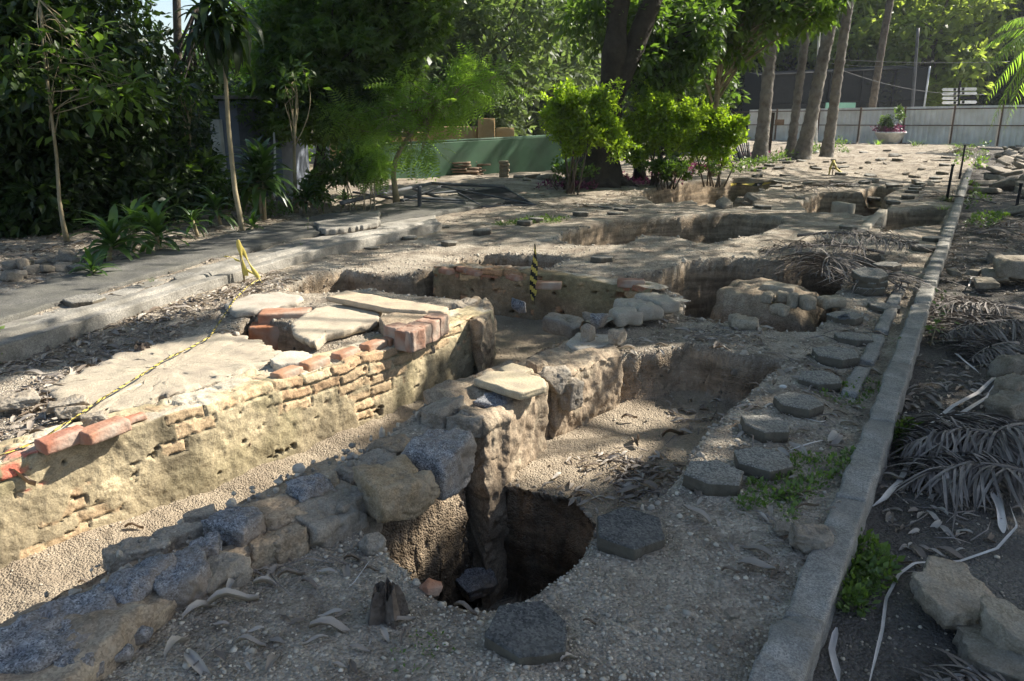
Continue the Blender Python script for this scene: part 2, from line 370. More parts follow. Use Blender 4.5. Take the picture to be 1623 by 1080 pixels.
def ground_material():
    m, t, b, N, L = newmat('dug_sandy_soil')
    tc = N('ShaderNodeTexCoord'); co = tc.outputs['Object']
    at_ = N('ShaderNodeAttribute'); at_.attribute_name = 'Col'; sp = N('ShaderNodeSeparateColor'); L(at_.outputs['Color'], sp.inputs[0])
    def noise(s, d=6, r=.6):
        n = N('ShaderNodeTexNoise'); n.inputs['Scale'].default_value = s; n.inputs['Detail'].default_value = d; n.inputs['Roughness'].default_value = r; L(co, n.inputs['Vector']); return n.outputs[0]
    def ramp(src, stops):
        r = N('ShaderNodeValToRGB'); e = r.color_ramp.elements; e[0].position = stops[0][0]; e[0].color = (*stops[0][1], 1); e[1].position = stops[-1][0]; e[1].color = (*stops[-1][1], 1)
        for p, c in stops[1:-1]: k = e.new(p); k.color = (*c, 1)
        L(src, r.inputs[0]); return r.outputs[0]
    def mix(f, a, b2, mode='MIX'):
        x = N('ShaderNodeMix'); x.data_type = 'RGBA'; x.blend_type = mode
        for s, v in ((0, f), (6, a), (7, b2)):
            if isinstance(v, (int, float)): x.inputs[s].default_value = v
            else: L(v, x.inputs[s])
        return x.outputs[2]
    def vor(s, feat='F1'):
        v = N('ShaderNodeTexVoronoi'); v.inputs['Scale'].default_value = s; v.feature = feat; L(co, v.inputs['Vector']); return v
    sand = ramp(noise(1.3), [(.3, (.275, .232, .178)), (.5, (.395, .345, .275)), (.7, (.49, .44, .36))])
    v1 = vor(95); grain = ramp(v1.outputs['Color'], [(.0, (.42, .38, .34)), (.5, (.92, .9, .88)), (.9, (1.3, 1.28, 1.24)), (1., (2.4, 2.4, 2.35))])
    v3 = vor(38); big = ramp(v3.outputs['Color'], [(.0, (.5, .46, .42)), (.25, (1, 1, 1)), (.8, (1, 1, 1)), (1., (1.5, 1.5, 1.5))])
    sand = mix(.75, sand, grain, 'MULTIPLY'); sand = mix(.6, sand, big, 'MULTIPLY')
    dirtm = ramp(noise(2.7, 9, .7), [(.46, (0, 0, 0)), (.62, (1, 1, 1))])
    sand = mix(dirtm, sand, mix(.6, ramp(noise(9), [(.3, (.16, .13, .10)), (.7, (.27, .225, .175))]), grain, 'MULTIPLY'))
    soil = ramp(noise(5, 10, .72), [(.25, (.06, .046, .032)), (.5, (.135, .105, .074)), (.75, (.23, .185, .135))])
    mp = N('ShaderNodeMapping'); mp.inputs['Scale'].default_value = (14, 14, 1.6); L(co, mp.inputs[0])
    ns = N('ShaderNodeTexNoise'); ns.inputs['Scale'].default_value = 1.6; ns.inputs['Detail'].default_value = 7; L(mp.outputs[0], ns.inputs['Vector'])
    soil = mix(.35, soil, ramp(ns.outputs[0], [(.3, (.55, .52, .5)), (.55, (1, 1, 1)), (.75, (1.5, 1.45, 1.35))]), 'MULTIPLY')
    mp2 = N('ShaderNodeMapping'); mp2.inputs['Scale'].default_value = (.8, .8, 11); L(co, mp2.inputs[0])
    ns2 = N('ShaderNodeTexNoise'); ns2.inputs['Scale'].default_value = 1.2; ns2.inputs['Detail'].default_value = 6; L(mp2.outputs[0], ns2.inputs['Vector'])
    soil = mix(.8, soil, ramp(ns2.outputs[0], [(.35, (.6, .57, .54)), (.5, (1.0, 1, .98)), (.62, (1.5, 1.45, 1.38))]), 'MULTIPLY'); soil = mix(.5, soil, big, 'MULTIPLY')
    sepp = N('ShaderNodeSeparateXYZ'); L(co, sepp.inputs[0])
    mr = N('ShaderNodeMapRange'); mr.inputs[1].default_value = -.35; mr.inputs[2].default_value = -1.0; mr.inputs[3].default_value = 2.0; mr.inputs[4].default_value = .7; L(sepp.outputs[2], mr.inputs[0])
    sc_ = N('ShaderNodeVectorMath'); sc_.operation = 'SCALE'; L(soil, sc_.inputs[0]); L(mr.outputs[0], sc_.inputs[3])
    soil = sc_.outputs[0]                                              # soil is paler in the upper layers, darker lower down
    flo = mix(.35, ramp(noise(2.2, 8), [(.3, (.23, .185, .135)), (.7, (.40, .335, .25))]), grain, 'MULTIPLY')
    path = mix(.6, ramp(noise(1.7, 9, .7), [(.3, (.075, .068, .06)), (.5, (.12, .11, .098)), (.72, (.20, .185, .16))]), grain, 'MULTIPLY')
    c = mix(sp.outputs[1], sand, flo); c = mix(sp.outputs[2], c, path); c = mix(sp.outputs[0], c, soil)
    L(c, b.inputs['Base Color']); b.inputs['Roughness'].default_value = .95; b.inputs['Specular IOR Level'].default_value = .15
    a = N('ShaderNodeMath'); a.operation = 'MULTIPLY_ADD'; a.inputs[1].default_value = -1.0; L(v1.outputs['Distance'], a.inputs[0]); L(noise(30, 8, .7), a.inputs[2])
    a2 = N('ShaderNodeMath'); a2.operation = 'MULTIPLY_ADD'; a2.inputs[1].default_value = -.8; L(v3.outputs['Distance'], a2.inputs[0]); L(a.outputs[0], a2.inputs[2])
    bp = N('ShaderNodeBump'); bp.inputs['Strength'].default_value = .85; bp.inputs['Distance'].default_value = .014; L(a2.outputs[0], bp.inputs['Height']); L(bp.outputs[0], b.inputs['Normal'])
    return m
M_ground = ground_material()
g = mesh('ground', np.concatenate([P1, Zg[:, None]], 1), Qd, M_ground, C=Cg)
tag(g, kind='structure')
# the wide ground round it, a frame of coarse quads that starts where the dug sheet ends
o_ = 260
V = []; Qo = []
edge = np.concatenate([np.arange(0, nr) * nc, (nr - 1) * nc + np.arange(1, nc), (np.arange(nr - 1)[::-1]) * nc + nc - 1, np.arange(nc - 1)[::-1][:-1]])
E = np.concatenate([P1[edge], Zg[edge][:, None]], 1); cen = np.array([0, 12.]); 
dr = E[:, :2] - cen; dr /= np.linalg.norm(dr, axis=1)[:, None]
rings = [E]
for k, r_ in enumerate((3, 14, 60, 260)):
    X = E[:, :2] + dr * r_; rings.append(np.concatenate([X, (E[:, 2] * (0 if k else .5) - .02)[:, None]], 1))
n_ = len(E); V = np.concatenate(rings); i = np.arange(4)[:, None] * n_; j = np.arange(n_)[None]; j2 = (j + 1) % n_
Qo = np.stack([i + j, i + j2, i + n_ + j2, i + n_ + j], -1).reshape(-1, 4)
Co = np.zeros((len(V), 3))
M_wood = surf('forest_floor_soil', (.03, .024, .016), (.09, .07, .045), 3, bump=.6, bscale=25)
tag(mesh('outer_ground', V, Qo[:, ::-1], M_wood, C=Co), kind='structure')
# ================================================================ MASONRY, STONES, SLABS, PAVERS, KERB
ANG = math.atan2(ALONG[1], ALONG[0])         # the site's long axis
M_mas = surf('brick_and_lime_mortar', (.40,.39,.37), (.62,.61,.60), 14, bump=.55, bscale=75, attr=True, bdist=.008, speck=(150, (.6,.58,.55), (1.15,1.15,1.12), .6))
M_granite = surf('blue_grey_granite', (.08,.08,.082), (.25,.25,.25), 22, rough=.75, bump=.5, bscale=45, c3=(.155,.155,.16), attr=True, speck=(190, (.34,.35,.37), (1.9,1.9,1.88), .85), moss=(4.5,(.25,.195,.14),.9))
M_stone = surf('tan_field_stone', (.19,.16,.12), (.40,.355,.285), 9, bump=.9, bscale=60, c3=(.31,.26,.20), attr=True, speck=(170, (.6,.58,.54), (1.2,1.2,1.2), .6), moss=(5,(.16,.15,.13),.5))
M_mortar = surf('crumbling_lime_mortar', (.22,.165,.11), (.40,.33,.235), 7, bump=.9, bscale=24, c3=(.30,.235,.165), bdist=.016, speck=(130, (.55,.52,.48), (1.25,1.22,1.18), .6))
M_conc = surf('pale_cement_slab', (.33,.30,.25), (.54,.49,.41), 5, bump=.5, bscale=90, c3=(.47,.42,.35), attr=True, speck=(160, (.75,.73,.7), (1.12,1.12,1.1), .7), moss=(5,(.24,.20,.155),.75))
M_paver = surf('washed_gravel_paver', (.12,.115,.105), (.22,.21,.19), 8, rough=.85, bump=.5, bscale=110, attr=True, vor=100, speck=(130, (.55,.55,.55), (2.2,2.15,2.0), .85), moss=(4,(.15,.13,.10),.5))
M_paverd = surf('dark_washed_gravel_paver', (.045,.045,.045), (.095,.093,.09), 8, rough=.85, bump=.5, bscale=110, vor=100, speck=(130, (.55,.55,.55), (2.2,2.15,2.0), .85), moss=(4,(.12,.11,.09),.4))
M_pavside = surf('paver_cement_body', (.075,.062,.046), (.15,.128,.095), 10, bump=.6, bscale=60, attr=True, moss=(7,(.08,.08,.06),.5))
M_kerb = surf('kerb_granite', (.19,.175,.15), (.32,.30,.265), 7, rough=.85, bump=.45, bscale=90, c3=(.26,.245,.215), speck=(190, (.55,.55,.54), (1.35,1.35,1.33), .75), moss=(2.5,(.13,.12,.10),.75))
M_redbrick = surf('fired_red_brick', (.25,.145,.10), (.38,.25,.18), 9, bump=.6, bscale=50, attr=True, moss=(6,(.36,.31,.25),.8))
M_plaster = surf('cement_render', (.20,.185,.16), (.34,.315,.275), 4, bump=.7, bscale=40, moss=(2.5,(.12,.11,.09),.8), speck=(140,(.6,.6,.6),(1.3,1.3,1.25),.7))
M_asph = surf('old_concrete_walk', (.075,.072,.065), (.145,.138,.122), 2.5, bump=.5, bscale=80, speck=(120, (.6,.6,.6), (1.4,1.4,1.35), .7), vor=90, moss=(3,(.11,.105,.085),.6))
def mpp(u, v, z=0):
    p = at(u, v, z); return (p[1] * cT - (z - CAMH) * sT) / F
def masonry(name, path, zb, zt, cap, label, cat, seed=0, res=.010, off=.05, batter=.04, expo=.0, red=None, tone=(.37,.30,.195), brick=((.42,.24,.13),(.47,.33,.19),(.38,.17,.10)), side=1, capz=0):
    P = resample(path, res, closed=False); n = len(P)
    T = np.gradient(P, axis=0); 
    for _ in range(12): T[1:-1] = (T[:-2] + T[1:-1] * 2 + T[2:]) / 4
    T /= np.linalg.norm(T, axis=1)[:, None]; Nn = np.stack([T[:, 1], -T[:, 0]], 1) * side
    l = np.concatenate([[0], np.cumsum(np.linalg.norm(np.diff(P, axis=0), axis=1))])
    hh = np.arange(zb, zt, res); cc = np.arange(0, cap, res * 1.3)
    prof = [(off + batter * (zt - z) / (zt - zb), z) for z in hh] + [(off - .012 - c, zt + .0 + capz * c / max(cap, .01)) for c in cc]
    prof = np.array(prof); m = len(prof); h = np.concatenate([hh, np.full(len(cc), zt)]); ontop = np.concatenate([np.zeros(len(hh)), np.ones(len(cc))]); cd_ = np.concatenate([np.zeros(len(hh)), cc])
    Lg = np.repeat(l[:, None], m, 1); Hg = np.repeat(h[None], n, 0); Cg_ = np.repeat(cd_[None], n, 0); Tg = np.repeat(ontop[None], n, 0)
    S3 = np.stack([Lg, Hg, Cg_ + seed * 10], -1)
    lw = Lg + fbm(S3, .12, 2, seed) * .02; hw = Hg - Cg_ * 0 + fbm(S3, .3, 3, seed + 1) * .03 + fbm(S3, .05, 2, seed + 8) * .006
    ch = .074; row = np.floor((zt - hw) / ch); fr = ((zt - hw) / ch) % 1
    rl = .20 + .05 * _h(row.astype(int), row.astype(int) * 0, row.astype(int) * 0, seed + 3); lo = lw / rl + row * .5 + _h(row.astype(int), 1 + row.astype(int) * 0, 0 * row.astype(int), seed)
    bi = np.floor(lo); fl = lo % 1
    rnd = _h(row.astype(int), bi.astype(int), 0 * bi.astype(int), seed + 7); rnd2 = _h(row.astype(int), bi.astype(int), 3 + 0 * bi.astype(int), seed + 7); rnd3 = _h(row.astype(int), bi.astype(int), 5 + 0 * bi.astype(int), seed + 7)
    e = np.minimum(np.minimum(fr, 1 - fr) * ch, np.minimum(fl, 1 - fl) * rl); 
    cover = fbm(S3, .5, 4, seed + 11) * .6 + fbm(S3, .09, 3, seed + 12) * .45 + rnd * .55 - .0
    expo_v = -expo + ss(.0, .35, (zt - Hg)) * .34 + Tg * (.05)
    ex = ss(-.02, .10, -(cover) - expo_v + .26)        # 1 = bare brick, 0 = under mortar
    bm_ = ss(.003 + .003 * rnd3, .008, e + .004 * vn(S3, .02, seed + 33))                             # 1 inside the brick face
    gap = ex * (1 - bm_)
    missing = ex * (rnd2 > .91) * bm_ * (1 - Tg)
    d = ex * bm_ * (.001 + .006 * rnd3) - gap * .014 - missing * .04 + (1 - ex) * (.007 + fbm(S3, .14, 4, seed + 20) * .013) + fbm(S3, .04, 4, seed + 21) * .008 + vn(S3, .017, seed + 22) * .003
    hole = ss(.42, .50, fbm(S3 * [1, 1.7, 1], .11, 4, seed + 30)) * (1 - Tg); d = d - hole * .045
    edge = ss(.0, .05, zt - Hg + Cg_)                   # ragged arris
    lump = fbm(S3, .6, 2, seed + 40) * .025
    Xo = prof[None, :, 0] + d * (1 - Tg) + lump - (1 - edge) * .008; Zo = prof[None, :, 1] + d * Tg * .8 + fbm(np.stack([Lg, Hg * 0, Cg_], -1), .35, 3, seed + 41) * .028 * ss(.3, 0, zt - Hg)
    brk = ((zt - Hg) < .3) * 0
    V = np.stack([P[:, None, 0] + Nn[:, None, 0] * Xo, P[:, None, 1] + Nn[:, None, 1] * Xo, Zo], -1).reshape(-1, 3)
    B = np.array(brick); bc = B[(rnd * 2.999).astype(int)] * (.75 + .5 * rnd3[..., None])
    if red is not None: 
        k = ss(red[0], red[1], Lg + .3 * rnd2) if red[0] < red[1] else 1 - ss(red[1], red[0], Lg + .3 * rnd2)
        k = k * ((zt - Hg) < .16); bc = bc * (1 - k[..., None]) + np.array([.46,.15,.10]) * (.8 + .4 * rnd3[..., None]) * k[..., None]
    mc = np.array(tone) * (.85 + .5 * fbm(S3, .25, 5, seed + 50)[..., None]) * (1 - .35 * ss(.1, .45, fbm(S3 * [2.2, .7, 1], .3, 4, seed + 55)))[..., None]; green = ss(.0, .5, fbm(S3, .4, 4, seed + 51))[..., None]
    mc = mc * (1 - .5 * green) + np.array([.24,.215,.115]) * .5 * green
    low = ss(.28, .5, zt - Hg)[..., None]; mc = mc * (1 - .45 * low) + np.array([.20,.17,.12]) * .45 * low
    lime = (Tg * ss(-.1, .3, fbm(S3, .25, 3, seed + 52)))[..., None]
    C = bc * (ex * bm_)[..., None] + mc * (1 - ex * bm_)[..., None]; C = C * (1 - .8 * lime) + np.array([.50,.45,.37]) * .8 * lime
    C = C * (1 - .5 * np.maximum(missing, hole)[..., None])
    i = np.arange(n - 1)[:, None] * m; j = np.arange(m - 1)[None]
    q = np.stack([i + j, i + m + j, i + m + j + 1, i + j + 1], -1).reshape(-1, 4)
    if side < 0: q = q[:, ::-1]
    c0 = V.mean(0)
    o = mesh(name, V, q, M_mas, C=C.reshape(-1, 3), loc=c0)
    return tag(o, label, cat)
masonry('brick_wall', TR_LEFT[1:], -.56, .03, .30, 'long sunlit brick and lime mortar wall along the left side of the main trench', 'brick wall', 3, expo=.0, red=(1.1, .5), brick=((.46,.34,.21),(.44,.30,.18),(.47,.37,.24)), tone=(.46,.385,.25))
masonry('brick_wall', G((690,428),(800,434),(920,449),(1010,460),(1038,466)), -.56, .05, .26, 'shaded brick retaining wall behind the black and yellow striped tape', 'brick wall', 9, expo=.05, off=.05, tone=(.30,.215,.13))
masonry('stub_wall', G((1066,470),(1055,482),(990,497),(940,512),(922,500))[::-1] if False else G((930,524),(975,510),(1030,492),(1074,482)), -.30, .07, .20, 'low stub wall of lime washed stones at the corner right of the striped tape', 'stone wall', 14, expo=-.25, off=.06, side=-1, tone=(.36,.33,.27))
# ---- rubble foundation in the foreground
def ridge(name, left, right, ztop, zb, parent=None, m=None, seed=0, res=.015, rough=.03, ed=.05, und=.05, groove=None):
    """mortared core between two traced edges, rounded top, real body down to zb"""
    Lp = resample(left, res, closed=False); n = len(Lp); Rp = np.asarray(right)
    s = np.linspace(0, 1, n); dd = np.concatenate([[0], np.cumsum(np.linalg.norm(np.diff(Rp, axis=0), axis=1))]); dd /= dd[-1]
    Rr = np.stack([np.interp(s, dd, Rp[:, k]) for k in (0, 1)], 1)
    wd = np.linalg.norm(Rr - Lp, axis=1).mean(); k = int(wd / res); nz = int((ztop - zb) / res)
    pr = [(0, zb + (ztop - zb) * t) for t in np.linspace(0, .95, nz)] + [(t, ztop) for t in np.linspace(0.01, .99, k)] + [(1, zb + (ztop - zb) * t) for t in np.linspace(.95, 0, nz)]
    pr = np.array(pr); m_ = len(pr)
    X = Lp[:, None] * (1 - pr[None, :, :1]) + Rr[:, None] * pr[None, :, :1]
    e = np.minimum(pr[:, 0], 1 - pr[:, 0]) * wd
    Z = np.repeat((pr[:, 1] - (pr[:, 1] >= ztop) * .03 * (1 - ss(0, ed, e)) * (ed / .05))[None], n, 0)
    if groove: Z = Z - ((pr[:, 1] >= ztop) * (.03 * np.exp(-((pr[:, 0] - groove) / .06) ** 2) + .018 * (pr[:, 0] > groove)))[None]
    V = np.concatenate([X, Z[..., None]], -1); nn = np.stack([fbm(V + 13 * q, .16, 4, seed + q) for q in range(3)], -1) * rough + np.stack([fbm(V + 17 * q, .045, 2, seed + q) for q in range(3)], -1) * rough * .35
    topm = (pr[:, 0] > .0) & (pr[:, 0] < 1)
    V = V + nn; V[..., 2] += (fbm(V[..., :2], .45, 3, seed + 4) * und) * topm[None] 
    st = V[:, m_ // 2].copy(); 
    V = V.reshape(-1, 3)
    i = np.arange(n - 1)[:, None] * m_; j = np.arange(m_ - 1)[None]
    q = np.stack([i + j, i + j + 1, i + m_ + j + 1, i + m_ + j], -1).reshape(-1, 4)
    caps = []
    o = mesh(name, np.concatenate([V, V[:m_].mean(0)[None], V[-m_:].mean(0)[None]]), [q, np.array([[a + 1, a, len(V)] for a in range(m_ - 1)] + [[len(V) - m_ + a, len(V) - m_ + a + 1, len(V) + 1] for a in range(m_ - 1)])], m or M_mortar, parent)
    return o
def stone(parent, u, v, wpx, dep, hgt, seed, m, z=.03, rz=None, tilt=(0, 0), C=(.5,.5,.5), name='stone', n=5, boxy=.1, rough=.085, planes=10, lab=None):
    if parent is None: z = z + hgt * .75
    z = z + .02; p = at(u, v, z); sx = wpx * mpp(u, v, z)
    o = rock(name, (p[0], p[1], z - hgt * .47), (sx, sx * dep, hgt), seed, m, (tilt[0] + .12 * math.sin(seed * 2.3), tilt[1] + .12 * math.cos(seed * 1.7), ANG if rz is None else rz), parent, n=n, C=C, planes=planes, boxy=boxy, rough=rough)
    if lab: o['label'] = lab
    return o
fw = empty('rubble_wall', (0, 0, 0), 'low rubble foundation of blue grey granite and mortar running up from the bottom left corner', 'stone wall')
fl = G((-420,1190),(0,985),(180,885),(300,822),(470,745),(530,713), z=.07); fr_ = G((-300,1500),(170,1075),(330,925),(430,878),(548,842))
ridge('mortar_core', fl, fr_, .075, -.45, fw, seed=5)
for a in [(75,985,190,.62,.24,1,M_granite,.03,.95),(212,912,105,.75,.2,2,M_granite,.05,1.1),(278,893,88,.9,.2,3,M_granite,.06,.6),(370,818,66,.95,.16,4,M_granite,.09,1.2),
          (212,862,80,.5,.12,5,M_stone,.06,.5),(277,838,62,.6,.14,6,M_stone,.07,.9),(312,812,44,.7,.12,7,M_stone,.07,.4),(345,892,84,.62,.2,8,M_stone,.02,.95),
          (165,943,66,.55,.13,9,M_stone,.05,.7),(20,1052,120,.5,.16,10,M_stone,-.02,.8),(440,800,92,.8,.12,11,M_mortar,.08,.8),(505,800,105,.9,.2,12,M_stone,.03,.9),
          (545,775,84,1.0,.26,13,M_stone,.03,1.0),(490,765,60,.8,.14,14,M_granite,.08,.7),(410,850,50,.9,.16,15,M_mortar,.0,.7),(325,858,46,.8,.1,16,M_granite,.06,.2),
          (600,722,56,.8,.13,17,M_stone,.06,.4),(560,738,50,.8,.13,18,M_stone,.05,.9),(620,700,70,.8,.12,19,M_mortar,.05,.9),(455,842,60,.7,.2,20,M_mortar,-.02,.8),(118,1040,60,.6,.14,21,M_granite,-.04,.5)]:
    stone(fw, a[0], a[1], a[2] * 1.15, a[3] * 1.1, a[4], a[5], a[6], a[7] * .35 + (.085 if a[6] is M_granite else .062), a[8])
for i, (u, v, w_, lab) in enumerate([(222,996,36,'small blue grey granite chip at the foot of the largest granite boulder'),(192,1028,30,'dark granite chip lying left of the curled pale leaves at bottom left'),(150,1052,30,'granite chip nearest the bottom edge beside the rubble wall'),(404,840,22,'granite chip under the squared block of the rubble wall')]):
    tag(stone(None, u, v, w_, .8, w_ * mpp(u, v) * .7, 30 + i, M_granite, .0, .3 * i, name='stone_chip', n=3), lab, 'stone')
# the overhanging blocks and the mass between trench and pit
b1 = stone(None, 628, 745, 128, .72, .20, 41, M_stone, -.0, ANG - .2, (.0, .12), (.56,.5,.4), name='stone_block', n=5, boxy=.55, rough=.1, planes=10)
tag(b1, 'big squared ochre stone block with a broken reddish corner overhanging the deep pit', 'stone')
b2 = stone(None, 692, 700, 92, .95, .24, 42, M_granite, -.03, ANG, (0, .1), (.62,.6,.57), name='stone_block', n=5, boxy=.5, rough=.07)
tag(b2, 'grey lichen covered block with blue top at the tall corner of the deep pit', 'stone')
mz = empty('rubble_mass', (0, 0, 0), 'worn grey rubble mass carrying the pale slab between trench and shelf', 'stone wall')
ridge('mortar_core', G((676,632),(720,612),(800,582)), G((768,682),(805,664),(868,618)), .06, -1.2, mz, seed=15, rough=.045)
for a in [(700,640,80,.7,.14,51,M_stone,.06),(745,655,70,.8,.13,52,M_stone,.04),(790,628,66,.7,.14,53,M_granite,.04),(722,664,52,.8,.18,54,M_stone,.0),(830,640,50,.9,.26,55,M_stone,-.10),(775,668,46,.9,.2,56,M_granite,-.1)]:
    stone(mz, a[0], a[1], a[2], a[3], a[4], a[5], a[6], a[7])
bk = empty('earth_baulk', (0, 0, 0), 'sunlit crumbling earth baulk between the slab topped rubble and the back recess', 'stone wall')
ridge('mortar_core', G((812,580),(885,550),(925,532)), G((880,606),(940,582),(985,566)), .05, -.45, bk, seed=25, rough=.04)
for a in [(880,585,60,.7,.12,61,M_stone,.05),(905,602,40,.8,.2,62,M_stone,-.02),(850,572,44,.7,.1,63,M_mortar,.05)]:
    stone(bk, a[0], a[1], a[2], a[3], a[4], a[5], a[6], a[7])
def pslab(name, pts, z, th, m, lab, seed, cat='slab', **k):
    return tag(slab(name, G(*pts, z=z), z, th, m, seed, **k), lab, cat)
YS = (.56,.52,.42)
pslab('stone_slab', [(752,600),(775,588),(835,590),(868,603),(866,613),(822,624),(790,612)], .13, .05, M_conc, 'pale yellowish flat slab on the rubble mass above the dark pit corner', 71, C=YS)
pslab('stone_slab', [(793,582),(812,576),(845,585),(828,592),(800,590)], .12, .04, M_conc, 'small cream flag lying just behind the pale yellowish slab', 72, C=YS)
pslab('stone_slab', [(895,543),(918,527),(960,530),(985,535),(960,548),(915,552)], .05, .04, M_conc, 'thin grey slab at the foot of the lime washed stub wall', 73)
for i, (u, v, w_, h_, m, lab) in enumerate([(950,497,34,.12,M_granite,'blue grey stone at the left end of the lime washed stub wall'),(932,516,26,.14,M_stone,'rounded tan stone at the near foot of the stub wall'),(978,523,34,.12,M_stone,'tan boulder below the front face of the stub wall'),
        (823,455,28,.12,M_granite,'round grey boulder set in the wall left of the striped tape'),(940,476,38,.13,M_stone,'grey stone set below the bricks right of the striped tape'),(970,480,30,.12,M_stone,'second grey stone below the bricks right of the striped tape'),(893,472,84,.15,M_stone,'long brown squared stone built into the wall just right of the striped tape')]):
    q = stone(None, u, v, w_, .6, h_, 80 + i, m, .0 if i > 2 else .04, ANG + (1.2 if i > 2 else 0), boxy=.8 if i == 6 else .3, n=4, name='boulder'); tag(q, lab, 'stone')
    if i > 2: q.location.z = -.07 if i != 6 else -.12; q.scale = (1, .6, 1)
for i, (u, v, w_, z) in enumerate([(1000,497,40,.10),(1030,483,46,.1),(1060,480,36,.1),(990,485,44,.1),(1020,472,36,.1),(965,500,34,.09)]):
    pass
for i, (u, v, w_, lab) in enumerate([(990,495,40,'first lime washed capping stone at the left of the stub wall'),(1022,487,42,'second lime washed capping stone of the stub wall'),(1052,479,36,'lime washed capping stone at the right end of the stub wall'),(1000,481,36,'greyish capping stone at the back left of the stub wall'),(1032,472,34,'greyish capping stone at the back right of the stub wall')]):
    p = at(u, v, .12); o = boxstone('capping_stone', (p[0], p[1], .085), (w_ * mpp(u, v), .24, .11), M_conc, 440 + i, .25 + .06 * i, res=.02, bev=.025, rough=.03, C=(.45,.45,.43)); tag(o, lab, 'stone')
# pier of rubble at the end of the brick wall
pr = empty('rubble_pier', (0, 0, 0), 'rough rubble pier at the far end of the sunlit brick wall', 'stone wall')
ridge('mortar_core', G((722,500),(735,480),(750,472)), G((765,520),(778,505),(784,490)), .04, -.55, pr, seed=33, rough=.05)
for a in [(728,500,44,.9,.2,101,M_stone,.0),(752,498,40,.9,.2,102,M_mortar,.0),(762,520,20,.9,.1,103,M_stone,-.12),(770,535,14,.9,.07,104,M_stone,-.2),(735,478,40,.7,.12,105,M_stone,.04)]:
    stone(pr, a[0], a[1], a[2], a[3], a[4], a[5], a[6], a[7])
# ---- slabs and red bricks on the platform
pslab('cement_slab', [(356,482),(400,466),(440,463),(480,470),(472,480),(420,490),(372,497)], .06, .05, M_conc, 'flat pale slab left of the red brick step', 111)
pslab('cement_slab', [(460,512),(500,488),(560,480),(606,492),(600,508),(560,520),(515,530),(500,545),(470,530)], .10, .07, M_conc, 'large pale four sided slab beside the dark hole', 112, under=.06, C=(.54,.51,.46))
pslab('cement_slab', [(519,470),(548,461),(640,476),(712,487),(705,494),(620,490),(560,478)], .16, .05, M_conc, 'long thin slab with a red brick edge on top of the stacked slabs', 113, C=(.56,.5,.42))
q_ = G((600,500),(640,487),(712,488),(708,500),(650,527),(612,518), z=.15); cq = q_.mean(0); rb = empty('brick_block', (cq[0], cq[1], 0), 'mortared block of red bricks with a whitewashed top at the corner of the stacked slabs', 'bricks')
o = slab('core', q_, .148, .15, M_mortar, 114, wob=.006, parent=rb); o.location = (o.location[0] - cq[0], o.location[1] - cq[1], .135)
for (a_, b_, n_) in (((608,516),(650,529),2), ((652,529),(710,500),4)):
    A_, B_ = at(*a_, .15)[:2] - cq, at(*b_, .15)[:2] - cq; dn = (B_ - A_) / np.linalg.norm(B_ - A_); nn_ = np.array([-dn[1], dn[0]]); Lq = np.linalg.norm(B_ - A_) / n_
    for k in range(n_):
        c_ = A_ + dn * Lq * (k + .5) + nn_ * .07; boxstone('brick', (c_[0], c_[1], .078 + .004 * (k % 2)), (Lq - .008, .16, .155), M_redbrick, 450 + k + n_ * 5, math.atan2(dn[1], dn[0]), res=.012, bev=.010, rough=.012, parent=rb, C=np.array((.47,.43,.41)) * (.9 + .12 * (k % 3)))
st = empty('brick_step', (0, 0, 0), 'terracotta brick step going down into the dark hole', 'step')
p = at(452,494,.05); boxstone('upper_course', (p[0], p[1], .0), (.42,.22,.12), M_redbrick, 115, ANG - .9, parent=st, C=(.55,.45,.38))
p = at(432,515,-.04); boxstone('lower_course', (p[0], p[1], -.14), (.36,.20,.22), M_redbrick, 116, ANG - .9, parent=st, C=(.6,.42,.3))
pslab('cement_slab', [(425,570),(440,558),(482,556),(496,562),(480,574),(440,578)], .075, .045, M_conc, 'white chipped slab piece on the brick wall edge in front of the dark hole', 117, C=(.62,.62,.6), wob=.03)
pslab('cement_slab', [(498,352),(560,340),(602,333),(600,352),(545,362),(510,364)], .12, .09, M_plaster, 'thick grey broken slab on the grass edge under the leafy plants', 118)
for i, (u, v, w_, lab) in enumerate([(105,632,60,'tan flagstone lying left of the red bricks'),(20,628,70,'grey flat stone at the left edge among dry leaves'),(110,645,44,'dark stone under the broken render edge'),(150,655,40,'cream chip between tape and red bricks')]):
    q = stone(None, u, v, w_, .6, .07, 120 + i, M_stone, .03, .5, name='flagstone'); tag(q, lab, 'stone')
# bare bricks along the wall head
def brick(u, v, rz, lab, C=(.5,.46,.42), z=.05, s=1, seed=0, dims=(.22,.105,.065)):
    p = at(u, v, z); o = boxstone('brick', (p[0], p[1], z), np.array(dims) * s, M_redbrick, seed, rz, res=.012, bev=.01, rough=.01, C=C); return tag(o, lab, 'brick', 'loose and bedded bricks')
brick(100,697,ANG,'bright red brick lying lowest on the left end of the wall head',(.55,.38,.34),.07,1.05,1)
brick(165,683,ANG+.05,'wide pinkish red brick next to the brightest red one',(.55,.45,.40),.07,1.1,2)
brick(212,664,ANG,'small red brick right of the pinkish one',(.58,.4,.33),.06,.6,3)
for i, (u, v) in enumerate([(455,593),(498,577),(548,562),(592,548),(625,538)]):
    brick(u, v, ANG, ['tan brick left of the white slab piece','tan brick just right of the white slab piece','orange brick in the middle of the wall head','orange brick on the wall head under the pale slab','orange brick below the red brick block'][i], (.62,.56,.46) if i < 2 else (.56,.48,.40), .045, .95, 10 + i)
